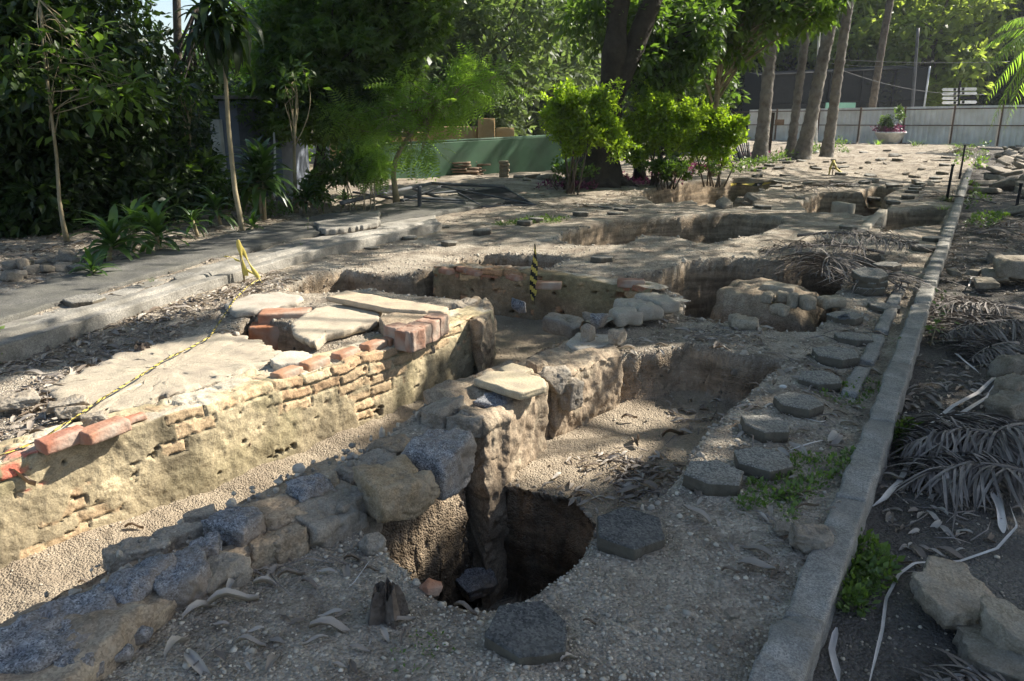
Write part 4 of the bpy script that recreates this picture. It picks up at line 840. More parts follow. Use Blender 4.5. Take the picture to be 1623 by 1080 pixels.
# ---------------------------------------------------------------- dark wood on the left
def px(u, v, Y): return atY(u, v, Y)
for i, (u, Y, lab, cr, n) in enumerate([
  (-120, 11.5, 'leftmost dark broadleaf tree cut by the left edge', [((-60,120),2.0,1.3,1.9)], 150),
  (95, 12.5, 'dark broadleaf tree behind the thin pale sapling on the left', [((90,60),1.9,1.3,1.9),((60,230),1.6,1.0,1.2)], 190),
  (190, 13.5, 'dense dark tree with fine leaves left of the sky gap', [((120,130),1.2,1.3,1.6),((225,215),1.15,1.2,.75)], 190),
  (140, 16.5, 'tall dark tree filling the wood behind the pale sapling', [((60,40),1.7,1.5,2.8),((150,240),2.6,1.2,1.2)], 240),
  (300, 17.5, 'dark tree under the tall pole beside the white pillar', [((255,215),1.2,1.3,.8),((320,150),.5,1.0,.7)], 110),
  (-60, 16.5, 'deep shaded tree behind the leftmost one', [((-40,120),3.0,1.4,3.4)], 170)]):
    b = px(u, 330, Y); crs = [(px(*c, Y), (rx, ry, rz), n // len(cr)) for (c, rx, ry, rz) in cr]
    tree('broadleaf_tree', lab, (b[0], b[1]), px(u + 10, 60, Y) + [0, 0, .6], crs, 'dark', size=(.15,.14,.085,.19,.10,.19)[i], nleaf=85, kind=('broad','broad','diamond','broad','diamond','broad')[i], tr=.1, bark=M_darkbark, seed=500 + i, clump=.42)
# low undergrowth under the wood
for i, (u, v, Y, r, lab) in enumerate([(30,330,11.3,.8,'dark undergrowth shrub at the left edge'),(120,300,12.2,.8,'dark undergrowth shrub behind the sapling stem'),(210,330,12.3,.75,'shaded shrub behind the broad strap leaved plant'),(265,290,13.2,.8,'shrub left of the white pillar'),(300,275,13.4,.4,'bright edged shrub against the white pillar'),(60,250,13.2,1.0,'leafy shrub in the shade of the leftmost trees'),(190,240,14.2,1.1,'dark shrub deep in the wood on the left'),(-40,260,13,1.1,'shrub hiding the left edge of the wood')]):
    c = px(u, v, Y); rg2 = np.random.default_rng(600 + i); root = empty('undergrowth_shrub', (c[0], c[1], 0), lab, 'shrub')
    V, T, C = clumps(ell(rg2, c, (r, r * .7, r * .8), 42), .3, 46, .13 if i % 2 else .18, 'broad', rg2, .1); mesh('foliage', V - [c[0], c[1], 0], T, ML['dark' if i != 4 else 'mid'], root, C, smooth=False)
    mb = MB(); [mb.tube([[rg2.normal() * .1, rg2.normal() * .1, -.05], [rg2.normal() * r * .4, rg2.normal() * r * .3, c[2]]], [.02, .008], 5) for _ in range(6)]; mb.build('stem', M_darkbark, root)
# thin sapling with pale bark (left), with big leaves held out in the light
s0 = px(100, 395, 10.6); pts = [px(u, v, 10.6) for u, v in [(108,395),(95,330),(90,250),(80,170),(70,90),(62,0)]]; pts[0][2] = 0
tree('sapling', 'thin pale barked sapling standing in front of the dark wood on the left', (pts[0][0], 10.6), None, [(px(120,120,10.6), (.5,.5,.7), 26), (px(40,110,10.6), (.5,.4,.8), 18), (px(190,140,10.6), (.35,.35,.4), 12)], 'mid', size=.17, nleaf=9, tr=.026, bark=M_twig, trunkpts=pts, seed=620, clump=.28)
for i, (pp, lab, nl_) in enumerate([([(300,300),(303,240),(298,180)], 'slender stem standing left of the white pillar', 6), ([(468,330),(466,240),(470,150)], 'straight pale stem under the dense middle tree', 5)]):
    q = [px(u, v, 13.5) for u, v in pp]; q[0][2] = 0
    tree('sapling', lab, (q[0][0], 13.5), None, [(q[-1] + [0, 0, .2], (.35,.35,.3), 10)], 'mid', size=.14, nleaf=12, tr=.035, bark=M_twig, trunkpts=q, seed=630 + i, clump=.25)
# tree ferns of long straps: rosette plants
def rosette(name, label, base, h, n, L, seed, stems=1, mat='strap', spread=.15, cat='plant', tiers=3, group=None, droop=0.0, stemr=.03):
    rg2 = np.random.default_rng(seed); root = empty(name, tuple(base), label, cat, group); mb = MB(); Ps = []; Ds = []; Ss = []
    for s in range(stems):
        o = rg2.normal(size=2) * spread; hs = h * rg2.uniform(.7, 1.05) if stems > 1 else h
        if h > .05: mb.tube([[o[0] * .3, o[1] * .3, -.05], [o[0], o[1], hs]], [stemr, stemr * .7], 7)
        for k in range(n):
            a = k * 2.4 + rg2.normal() * .15; e = (k / n) * 1.5 - .15 - droop + rg2.normal() * .1
            Ps.append([o[0], o[1], hs * (.55 + .45 * k / n) if tiers > 1 else hs]); Ds.append([math.cos(a) * math.cos(e), math.sin(a) * math.cos(e), math.sin(e)]); Ss.append(L * rg2.uniform(.75, 1.1))
    if mb.n: mb.build('stem', M_twig, root)
    V, T, C = leafset(np.array(Ps), np.array(Ds), np.array(Ss), 'strap', rg2, roll=.25); mesh('leaf_rosette', V, T, ML[mat], root, C); return root
def gp(u, v): p = at(u, v); p[2] = gz(p[0], p[1]); return p
for i, (u, v, h, n, L, lab) in enumerate([(418,350,.85,46,.62,'large strap leaved plant with arching leaves left of the broken slab'),(165,418,.25,34,.55,'strap leaved plant at the foot of the sapling'),(250,405,.3,30,.5,'strap leaved plant in the middle of the left bed'),(205,398,.35,30,.5,'darker strap leaved plant between the two bright ones'),(318,372,.25,22,.35,'small pale strap leaved plant by the rubble'),(478,340,.35,30,.42,'strap leaved plant right of the largest one'),(355,358,.3,26,.45,'strap leaved plant just left of the largest one'),(545,325,.1,24,.32,'low strap leaved plant under the feathery tree'),(390,372,.1,20,.3,'low leafy tuft before the largest strap leaved plant'),(140,440,.1,18,.3,'young strap leaved plant at the walkway edge')]):
    rosette('strap_plant', lab, gp(u, v), h, n, L, 640 + i, stems=2 if i == 0 else 1, spread=.12)
# slim stemmed tree with a drooping rosette on top
q = [px(u, v, 11.2) for u, v in [(384,352),(372,300),(362,200),(354,60)]]; q[0][2] = 0
rt = empty('dragon_tree', tuple(q[0]), 'slim pale stemmed tree with a mop of drooping leaves at the top', 'tree'); mb = MB(); P = resample(np.array(q), .15, closed=False); mb.tube(P - q[0], np.linspace(.038, .024, len(P)), 9); mb.build('trunk', M_twig, rt)
rg2 = np.random.default_rng(660); n = 120; a = rg2.uniform(0, 6.28, n); e = rg2.uniform(-1.2, 1.2, n); Pp = np.tile(q[-1] - q[0], (n, 1)) + rg2.normal(size=(n, 3)) * [.12, .12, .18] + [0, 0, .25]
V, T, C = leafset(Pp, np.stack([np.cos(a) * np.cos(e), np.sin(a) * np.cos(e), np.sin(e) - .5], 1), .55, 'strap', rg2, roll=.2); mesh('leaf_crown', V, T, ML['dark'], rt, C)
# dense middle tree (380-650) and the feathery tree
Y = 15.5; b = px(500, 330, Y)
tree('broadleaf_tree', 'dense dark crowned tree between the slim stemmed tree and the feathery one', (b[0], Y), px(505, 40, Y), [(px(470,95,Y), (1.0,.9,1.1), 70), (px(580,60,Y), (1.1,.9,1.3), 80), (px(440,165,Y), (.6,.7,.5), 30), (px(540,190,Y),(.75,.7,.45),34),(px(650,20,Y),(.7,.7,.6),26),(px(590,-60,Y),(1.6,1.2,1.2),60)], 'mid', size=.15, nleaf=66, kind='star', tr=.11, bark=M_darkbark, seed=670, clump=.34, droop=.6)
Y = 14.6; q = [px(u, v, Y) for u, v in [(628,296),(622,265),(640,225),(690,175),(735,135)]]; q[0][2] = 0
ft = tree('feathery_tree', 'light green feathery leaved tree leaning right over the low green wall', (q[0][0], Y), None, [(px(640,150,Y), (.45,.4,.35), 15), (px(700,170,Y), (.5,.4,.25), 15), (px(765,125,Y), (.5,.4,.16), 14), (px(600,190,Y), (.4,.35,.3), 10), (px(725,150,Y),(.5,.4,.2),10), (px(665,235,Y),(.3,.3,.15),7), (px(560,190,Y),(.4,.3,.3),10)], 'light', size=.34, nleaf=13, kind='pinnate', tr=.05, bark=M_twig, trunkpts=q, seed=671, clump=.26, droop=.25)
Y = 13.6
for i, (u, v, rx, rz_, n, m_, k, sz, lab) in enumerate([(550,262,.42,.35,26,'mid','broad',.11,'bright green bush left of the green wall'),(585,255,.3,.3,14,'light','pinnate',.22,'small feathery bush at the left end of the green wall'),(500,300,.3,.2,14,'mid','broad',.1,'low bush beside the pale stem'),(440,330,.35,.16,12,'weed','diamond',.07,'grey green weed patch left of the pipe debris'),(300,350,.5,.12,14,'weed','diamond',.06,'light weeds growing through the rubble'),(375,290,.4,.25,14,'mid','broad',.12,'bush before the white pillar')]):
    c = px(u, v, Y - i * .1); rg2 = np.random.default_rng(680 + i); root = empty('bush', (c[0], c[1], 0), lab, 'bush')
    V, T, C = clumps(ell(rg2, c, (rx, rx * .8, rz_), n), .16, 44, sz, k, rg2); mesh('foliage', V - [c[0], c[1], 0], T, ML[m_], root, C, smooth=False)
    mb = MB(); [mb.tube([[rg2.normal() * .08, rg2.normal() * .06, -.05], [rg2.normal() * rx * .4, rg2.normal() * .1, c[2]]], [.012, .005], 5) for _ in range(5)]; mb.build('stem', M_twig, root)
# golden bushes round the big trunk
for i, (parts_, Y, lab, dk) in enumerate([([(905,165,.42,.32,60),(935,205,.55,.42,90),(890,205,.35,.3,40),(950,160,.35,.3,40),(905,235,.3,.22,22),(878,185,.28,.3,34),(975,225,.32,.3,40),(960,195,.3,.26,34)], 17.0, 'golden green bush left of the huge dark trunk', 'gold'),
  ([(1035,180,.5,.4,80),(1000,215,.42,.36,60),(1060,215,.55,.45,100),(1040,160,.3,.22,28),(1085,190,.4,.4,50),(1015,245,.4,.25,30)], 18.4, 'large golden bush right of the huge dark trunk', 'gold'),
  ([(1130,190,.4,.3,50),(1150,215,.42,.34,55),(1110,230,.45,.35,50),(1140,245,.35,.22,24),(1165,195,.25,.22,26),(1105,200,.35,.35,40)], 18.8, 'golden bush rightmost of the three beside the pipe heap', 'gold'),
  ([(900,270,.5,.15,26)], 17.6, 'low dark shoots under the left golden bush', 'mid'), ([(1060,265,.9,.22,60)], 18.2, 'dark leafy undergrowth below the large golden bush', 'mid')]):
    c = px(parts_[0][0], 240, Y); rg2 = np.random.default_rng(700 + i); root = empty('golden_bush' if i < 3 else 'bush', (c[0], Y, 0), lab, 'bush', 'golden bushes round the huge trunk' if i < 3 else None)
    cs = np.concatenate([ell(rg2, px(u, v, Y), (rx, rx * .8, rz_), n, .25) for u, v, rx, rz_, n in parts_]); V, T, C = clumps(cs, .06 + .16 * rg2.random(len(cs)) ** 2, 46, .075, 'diamond', rg2, -.25); C = C * np.repeat(.55 + .45 * rg2.random(len(cs)), 46 * 4)[:, None]
    mesh('foliage', V - [c[0], Y, 0], T, ML[dk], root, C, smooth=False); mb = MB()
    if i < 3:
        sh_ = []
        for _ in range(26):
            e0 = cs[rg2.integers(len(cs))]; dr_ = (e0 - cs.mean(0)) * [1, 1, 1.1] + rg2.normal(size=3) * .15; dr_ /= np.linalg.norm(dr_); t_ = np.linspace(0, 1, 9)[:, None]; sh_.append(e0 + dr_ * t_ * rg2.uniform(.2, .5)); mb.tube(sh_[-1][::4] - [c[0], Y, 0], [.006, .004, .002], 4)
        V, T, C = clumps(np.concatenate(sh_), .035, 6, .07, 'diamond', rg2, -.2); mesh('young_shoots', V - [c[0], Y, 0], T, ML[dk], root, C, smooth=False)
    for _ in range(9):
        x = rg2.normal() * .12; e_ = cs[rg2.integers(len(cs))] - [c[0], Y, 0]; mb.tube([[x, rg2.normal() * .1, -.05], [x * 1.5 + e_[0] * .3, rg2.normal() * .1, e_[2] * .5], e_], [.022, .016, .006], 6)
    mb.build('stem', M_bark, root)
# purple leaved ground plants beside the trunk
for i, (u, v, n, lab) in enumerate([(1010,292,40,'purple leaved bedding plants at the right foot of the huge trunk'),(1100,268,50,'purple and pink plants under the golden bushes'),(905,298,34,'dark purple plants at the left foot of the huge trunk'),(1050,280,30,'pinkish low plants between trunk and pit'),(1195,248,22,'purple tuft beside the wooden post')]):
    p = gp(u, v); rg2 = np.random.default_rng(720 + i); cn = p + np.stack([rg2.normal(size=n) * .4, rg2.normal(size=n) * .2, np.abs(rg2.normal(size=n)) * .08], 1)
    V, T, C = clumps(cn, .09, 22, .06, 'diamond', rg2, -.4); tag(mesh('bedding_plant', V, T, ML['purple'], None, C, smooth=False, loc=p), lab, 'plant')
# ---------------------------------------------------------------- palms, right
def palm(label, pix, Y, r0, r1, seed, fr=True, bark=None, flare=.5):
    q = [px(u, v, Y) for u, v in pix]; q[0][2] = gz(q[0][0], Y) - .05; d_ = (q[-1] - q[-2]); q += [q[-1] + d_ / np.linalg.norm(d_) * 4.0]
    root = empty('palm_tree', tuple(q[0]), label, 'palm tree', 'palms before the corrugated fence'); P = resample(np.array(q), .09, closed=False); z = P[:, 2] - P[0, 2]
    rr = r1 + (r0 - r1) * np.exp(-z * .35) + flare * 1.1 * r0 * np.exp(-z * 1.6) + .010 * np.sin(np.arange(len(P)) * 2.1) + .008 * np.sin(np.arange(len(P)) * 5.3); mb = MB(); mb.tube(P - q[0], rr, 16); mb.build('trunk', bark or M_palmbark, root)
    fronds(root, P[-1] - q[0], 16, 3.2, seed, 'mid'); return root
def fronds(root, c, n, L, seed, mat, el=(-.6, 1.1), az=(0, 6.28), name='frond_crown', leaf=.55, up=.5):
    rg2 = np.random.default_rng(seed); Vs = []; Ts = []; Cs = []; k = 0; mb = MB()
    for i in range(n):
        a = rg2.uniform(*az); e = rg2.uniform(*el); h = np.array([math.cos(a), math.sin(a), 0]); t = np.linspace(0, 1, 34)[:, None]
        P = c + L * (h * (math.cos(e) * t + .1 * t) + np.array([0, 0, 1.]) * (math.sin(e) * t + up * t - 1.15 * t * t)); mb.tube(P[::3], np.linspace(.022, .005, len(P[::3])), 4, cap=False)
        T_ = np.gradient(P, axis=0); T_ /= np.linalg.norm(T_, axis=1)[:, None]; X = np.cross(T_, [0, 0, 1.]); X /= np.linalg.norm(X, axis=1)[:, None] + 1e-9
        for s in (-1, 1):
            D = X * s * .9 + T_ * .55 + [0, 0, -.45] + rg2.normal(size=P.shape) * .1; sz = leaf * np.sin(np.pi * (.12 + .85 * t[:, 0])); V, T, C = leafset(P, D, sz, 'blade2', rg2, roll=.3); Vs.append(V); Ts.append(T + k); Cs.append(C); k += len(V)
    mesh(name, np.concatenate(Vs), np.concatenate(Ts), ML[mat], root, np.concatenate(Cs), smooth=False); mb.build('midrib', M_twig, root)
_t0 = tmpl
def tmpl(kind):
    if kind == 'blade2': return np.array([[-.03,0,0],[.03,0,0],[-.035,.5,-.03],[.035,.5,-.03],[0,1,-.16]]), np.array([[0,1,2],[1,3,2],[2,3,4]])
    return _t0(kind)
palm('leftmost thick palm trunk beside the mint green board', [(1204,243),(1212,180),(1221,80),(1228,20)], 27, .20, .19, 801)
palm('second palm trunk from the left, thinner and paler', [(1253,237),(1262,170),(1275,70),(1283,0)], 29, .13, .15, 802)
palm('thick leaning palm trunk third from the left', [(1272,232),(1287,180),(1305,90),(1325,0)], 28, .22, .19, 803)
palm('palm trunk fourth from the left, right of the thick leaning one', [(1312,224),(1320,180),(1332,90),(1346,0)], 29.5, .18, .16, 804)
palm('thin dark palm trunk standing behind the fence enclosure', [(1378,190),(1387,140),(1400,60),(1411,0)], 44, .2, .18, 805, bark=M_bark)
# palm fronds coming in from the right edge
rp = empty('palm_tree', (24.5, 34, 0), 'palm whose fronds hang in from the right edge above the fence', 'palm tree'); q = px(1665, 60, 34); rp.location = (q[0], 34, 0); mb = MB(); mb.tube([[0, 0, 0], [.1, 0, q[2]]], [.2, .15], 12); mb.build('trunk', M_palmbark, rp); fronds(rp, np.array([0, 0, q[2]]), 26, 2.6, 811, 'light', el=(-.9, 1.0), leaf=.7)
# tree with the thin yellow trunk, right of the golden bushes
Y = 21; q = [px(u, v, Y) for u, v in [(1133,235),(1134,180),(1141,100),(1147,40)]]; q[0][2] = 0
tree('almond_tree', 'large leaved tree on a thin yellowish trunk above the golden bushes', (q[0][0], Y), None, [(px(1120,15,Y), (1.6,1.2,.8), 75), (px(1230,10,Y), (1.2,1,.75), 55), (px(1060,50,Y), (.7,.8,.8), 26), (px(1150,75,Y), (.7,.6,.25), 12), (px(1290,0,Y),(.5,.6,.4),12)], 'mid', size=.24, nleaf=38, tr=.09, bark=M_twig, trunkpts=q, seed=820, clump=.38, droop=.5)
Y = 19.5
tree('almond_tree', 'dark leafed tree whose low crown hangs right behind the huge trunk', (px(1020,240,Y)[0], Y + .4), px(1015, 40, Y), [(px(1045,110,Y), (.9,.9,.9), 46), (px(960,20,Y), (1.1,.9,.7), 40), (px(1090,60,Y),(.8,.8,.7),30)], 'mid', size=.2, nleaf=44, tr=.13, bark=M_darkbark, seed=821, clump=.38, droop=.5)
# ---------------------------------------------------------------- background trees
rgb_ = random.Random(5)
BG = [(720,60,'far',34,'hazy blue green tree above the ochre wall'),(800,80,'far',38,'tall grey green tree in the middle of the background'),(880,70,'far',42,'hazy tree left of the huge trunk'),(660,110,'far',30,'grey green tree behind the feathery tree'),(760,150,'far',31,'low rounded tree behind the yellow wall end'),(850,160,'far',45,'shaded tree on the slope left of the golden bush'),
      (950,60,'far',48,'tree in the shade behind the huge trunk'),(1080,130,'mid',32,'green tree behind the large golden bush'),(1180,90,'mid',62,'bright tree behind the leftmost palm trunk'),(1250,60,'mid',58,'green tree seen between the palm trunks'),(1350,70,'light',55,'sunlit feathery tree right of the fourth palm trunk'),(1430,60,'mid',58,'sunlit tree above the dark enclosure'),
      (1500,60,'gold',60,'yellowish tree above the white sign boards'),(1570,80,'mid',56,'bright tree at the right above the fence'),(1640,90,'dark',54,'tree cut by the right edge behind the fronds'),(1390,140,'mid',62,'lower tree behind the enclosure'),(1530,130,'dark',58,'dark bushy tree behind the sign boards'),(1220,100,'dark',58,'dark tree far behind the palms'),(560,60,'mid',26,'green tree seen through the dense middle crown'),(440,130,'light',24,'pale green tree behind the slim stemmed tree'),(380,110,'light',28,'light green tree right of the pole'),(1110,50,'far',56,'tall far tree right of the huge trunk'),(1470,100,'light',52,'feathery pale tree just right of the enclosure'),(1300,120,'dark',60,'dark tree between the palm trunks'),(1000,90,'far',60,'far tree exactly behind the huge trunk'),(620,30,'far',40,'far tree over the dense middle crown')]
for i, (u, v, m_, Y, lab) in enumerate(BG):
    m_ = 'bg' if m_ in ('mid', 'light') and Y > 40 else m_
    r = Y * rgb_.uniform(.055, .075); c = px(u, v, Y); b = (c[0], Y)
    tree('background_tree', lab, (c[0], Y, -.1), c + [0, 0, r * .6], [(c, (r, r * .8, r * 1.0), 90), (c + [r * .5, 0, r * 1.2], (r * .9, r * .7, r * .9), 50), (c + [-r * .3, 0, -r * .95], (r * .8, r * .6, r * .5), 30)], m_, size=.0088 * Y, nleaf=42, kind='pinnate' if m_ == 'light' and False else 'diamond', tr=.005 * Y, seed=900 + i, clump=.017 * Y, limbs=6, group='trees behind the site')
# the far wood on the slope, one mass
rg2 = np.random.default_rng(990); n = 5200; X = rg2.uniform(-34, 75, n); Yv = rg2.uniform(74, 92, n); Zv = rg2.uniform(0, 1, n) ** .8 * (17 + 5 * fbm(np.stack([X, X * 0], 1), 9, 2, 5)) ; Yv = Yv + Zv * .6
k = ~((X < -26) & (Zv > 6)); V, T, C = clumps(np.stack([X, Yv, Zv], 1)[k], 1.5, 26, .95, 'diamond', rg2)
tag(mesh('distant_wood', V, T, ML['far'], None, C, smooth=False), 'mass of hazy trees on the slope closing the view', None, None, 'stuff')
HAZE = .0005
# ================================================================ FENCE, ENCLOSURE, SIGNS, WALLS BEHIND
M_sheet = surf('galvanised_white_sheet', (.68,.68,.66), (.80,.80,.77), 2, rough=.5, bump=.08, bscale=8, moss=(1.5,(.5,.48,.43),.5))
M_rust = surf('brown_painted_steel', (.10,.065,.045), (.18,.12,.08), 5, rough=.7)
M_black = surf('black_painted_steel', (.012,.012,.013), (.03,.03,.03), 6, rough=.85, bump=.1, spec=.15)
M_grey = surf('grey_steel_tube', (.05,.053,.055), (.11,.115,.12), 5, rough=.6, bump=.1, spec=.35)
M_white = surf('white_paint', (.55,.55,.52), (.75,.75,.72), 3, rough=.6, bump=.1, moss=(4,(.30,.28,.24),.4))
M_mint = surf('mint_green_paint', (.22,.46,.34), (.30,.55,.42), 2, rough=.6, bump=.1)
M_green = surf('faded_green_paint', (.035,.085,.045), (.055,.12,.065), 1.2, rough=.7, bump=.15, bscale=30, moss=(1.5,(.03,.05,.03),.7))
M_ochre = surf('ochre_render', (.42,.27,.12), (.56,.38,.18), 1.8, rough=.85, bump=.2, bscale=30, moss=(2,(.30,.22,.13),.6))
M_net, t_, b_, N_, L_n = newmat('black_shade_net'); b_.inputs['Base Color'].default_value = (.014,.016,.016,1); b_.inputs['Roughness'].default_value = .8
tp = N_('ShaderNodeBsdfTransparent'); mx = N_('ShaderNodeMixShader'); mx.inputs[0].default_value = .86; L_n(tp.outputs[0], mx.inputs[1]); L_n(b_.outputs[0], mx.inputs[2]); L_n(mx.outputs[0], t_.nodes['Material Output'].inputs[0])
M_lumber = surf('weathered_lumber', (.13,.09,.06), (.28,.20,.14), 8, bump=.5, bscale=40, attr=True)
M_tapeY = surf('yellow_tape', (.42,.33,.06), (.58,.46,.12), 3, rough=.5, bump=.05)
M_tapeK = surf('black_tape_stripe', (.012,.012,.012), (.02,.02,.02), 3, rough=.5, bump=.05)
M_blue = surf('bluish_grey_render', (.14,.16,.20), (.22,.24,.28), 2, bump=.2)
M_pale = surf('dry_pale_blade', (.40,.36,.32), (.62,.58,.54), 4, rough=.6, bump=.2, attr=True)
M_frond = surf('dead_frond_blade', (.10,.082,.07), (.25,.215,.185), 5, rough=.65, bump=.2, attr=True)
M_stump = surf('rotten_wood', (.06,.045,.035), (.17,.135,.105), 14, bump=1.0, bscale=30, bdist=.02)
# corrugated fence
fa, fb = at(1158, 221)[:2], at(1710, 234.5)[:2]; Lf = np.linalg.norm(fb - fa); e = (fb - fa) / Lf; nf = np.array([e[1], -e[0]])
fe = empty('corrugated_fence', (fa[0], fa[1], 0), 'long white corrugated sheet fence with brown posts and rails closing the far end', 'fence')
us = [1158,1200,1262,1322,1387,1459,1529,1609,1710]; ts = [np.interp(u, [1158, 1710], [0, 1]) for u in us]
def fpt(u):
    # where the sight line at this column meets the fence line
    d = np.array([(u - 811.5) / F, cT]); A = np.array([[d[0], -e[0]], [d[1], -e[1]]]); s = np.linalg.solve(A, fa); return s[1]
S_ = [fpt(u) for u in us]
ftop = lambda s: 1.60 + .30 * s / Lf
for i in range(len(us) - 1):
    s0, s1 = S_[i] + .03, S_[i + 1] - .03; n = int((s1 - s0) / .03); s = np.linspace(s0, s1, n); ph = (s / .25) % 1; d = .03 * np.clip(np.minimum(ph, 1 - ph) * 8 - .8, 0, 1) + .0
    x = (e[None] * s[:, None] + nf[None] * (d[:, None] + .0)); zt = ftop(s) + .0; V = np.concatenate([np.concatenate([x, np.full((n, 1), -.05)], 1), np.concatenate([x, zt[:, None]], 1)]); j = np.arange(n - 1)
    V2 = V.copy(); V2[:, :2] -= nf * .004; q = np.stack([j, j + 1, n + j + 1, n + j], -1)
    mesh('sheet_panel', np.concatenate([V, V2]), np.concatenate([q, q[:, ::-1] + 2 * n]), M_sheet, fe, smooth=False)
for s in S_[1:-1]:
    mb = MB(); p = e * s + nf * .075; mb.box((p[0], p[1], ftop(s) / 2), (.07, .07, ftop(s) + .05), math.atan2(e[1], e[0])); mb.build('post', M_rust, fe, False)
for k, f in enumerate((.5, .93)):
    mb = MB(); c = e * Lf / 2 + nf * .055; sl2 = .30 * f / Lf; P = np.array([[*(e * s + nf * .055), ftop(s) * f] for s in np.linspace(0, Lf, 12)]); mb.tube(P, .022, 4); mb.build('rail', M_rust, fe, False)
# the same kind of fence seen small, left of the golden bush
mb = MB(); a, b = at(800, 222)[:2], at(890, 219)[:2]; c = (a + b) / 2; f2 = empty('sheet_fence', (c[0], c[1], 0), 'short stretch of pale fence behind the ochre blocks and green wall', 'fence')
L2 = np.linalg.norm(b - a); n = 40; s = np.linspace(-L2 / 2, L2 / 2, n); ee = (b - a) / L2; d = .02 * (np.arange(n) % 4 > 1); X = ee[None] * s[:, None] + d[:, None] * np.array([0, -1.]); V = np.concatenate([np.c_[X, np.zeros(n)], np.c_[X, np.full(n, .75)], np.c_[X + [0, .03], np.full(n, .75)]]); j = np.arange(n - 1)
mesh('sheet_panel', V, np.concatenate([np.stack([j, j + 1, n + j + 1, n + j], -1), np.stack([j, j + 1, n + j + 1, n + j], -1) + n]), M_sheet, f2, smooth=False)
mb = MB(); mb.box((0, -.05, .55), (L2, .03, .04)).box((0, -.05, .3), (L2, .03, .04)); mb.build('rail', M_rust, f2, False)
# planter
p = gp(1409, 229); pl = empty('planter', tuple(p), 'large white flared planter with purple and yellow flowers before the corrugated fence', 'planter'); mb = MB(); nS = 8
for zs, rr in [((0, .08, .12), (.42, .45, .50))]: pass
prof = [(.50, 0), (.52, .1), (.58, .12), (.86, .62), (.90, .64), (.90, .72), (.80, .72), (.76, .60), (.0, .58)]; n = 28; a = np.arange(n) / n * 2 * math.pi; V = np.concatenate([np.stack([r * np.cos(a), r * np.sin(a), np.full(n, z)], 1) for r, z in prof]); i = np.arange(len(prof) - 1)[:, None] * n; j = np.arange(n)[None]; q = np.stack([i + j, i + (j + 1) % n, i + n + (j + 1) % n, i + n + j], -1).reshape(-1, 4)
mesh('bowl', V * .8, q, M_white, pl); rg2 = np.random.default_rng(31)
for nm, mt, n_, cc, rr, kd, sz in [('purple_flowers', 'purple', 60, (0, 0, .68), (.75, .7, .16), 'diamond', .09), ('green_leaves', 'weed', 60, (-.25, 0, .95), (.4, .4, .4), 'diamond', .09), ('tall_shoot', 'weed', 16, (.35, 0, 1.45), (.18, .18, .55), 'broad', .2)]:
    V, T, C = clumps(ell(rg2, cc, rr, n_, .2), .10, 26 if nm != 'tall_shoot' else 7, sz, kd, rg2); mesh(nm, V, T, ML[mt], pl, C, smooth=False)
mb = MB(); mb.tube([[.3, 0, .4], [.36, 0, 1.2], [.34, 0, 1.9]], [.02, .015, .008], 5).tube([[-.2, 0, .4], [-.35, 0, 1.2], [-.25, 0, 1.55]], [.012, .01, .005], 5); mb.build('stem', M_twig, pl)
# dark screened enclosure behind the fence
Y = 47.5; A_, B_ = px(1212, 120, Y), px(1472, 107, Y); en = empty('screened_enclosure', ((A_[0] + B_[0]) / 2, Y, 0), 'long black shade net enclosure on a steel frame behind the corrugated fence', 'enclosure'); ox = (A_[0] + B_[0]) / 2; hw = (B_[0] - A_[0]) / 2; zA, zB = A_[2], B_[2]
V = [[-hw, 0, .4], [hw, 0, .4], [hw, 0, zB], [-hw, 0, zA], [-hw, 4, .4], [hw, 4, .4], [hw, 4, zB + .3], [-hw, 4, zA + .3]]
mesh('shade_net', V, np.array([[0, 1, 2, 3], [5, 4, 7, 6], [4, 0, 3, 7], [1, 5, 6, 2], [3, 2, 6, 7]]), M_net, en, smooth=False)
for x in np.linspace(-hw, hw, 6)[:-1]: mb = MB(); zt = zA + (zB - zA) * (x + hw) / (2 * hw); mb.box((x, -.04, zt / 2), (.07, .05, zt)); mb.build('post', M_black, en, False)
mb = MB(); mb.tube([[hw, -.06, 0], [hw + .02, -.06, zB + .05]], .055, 8); o = mb.build('post', M_white, en); o['label'] = 'pale end post of the net enclosure'
mb = MB(); mb.tube([[-hw, -.05, zA], [hw, -.05, zB]], .03, 6).tube([[-hw, -.05, zA * .55], [hw, -.05, zB * .55]], .025, 6); mb.build('rail', M_black, en)
mb = MB(); a, b = px(1309, 163, Y - 1), px(1356, 163, Y - 1); mb.box(((a[0] + b[0]) / 2, Y - 1, a[2] / 2), (b[0] - a[0], .08, a[2])); tag(mb.build('mint_board', M_mint, None, False), 'mint green board showing just above the corrugated fence', 'board')
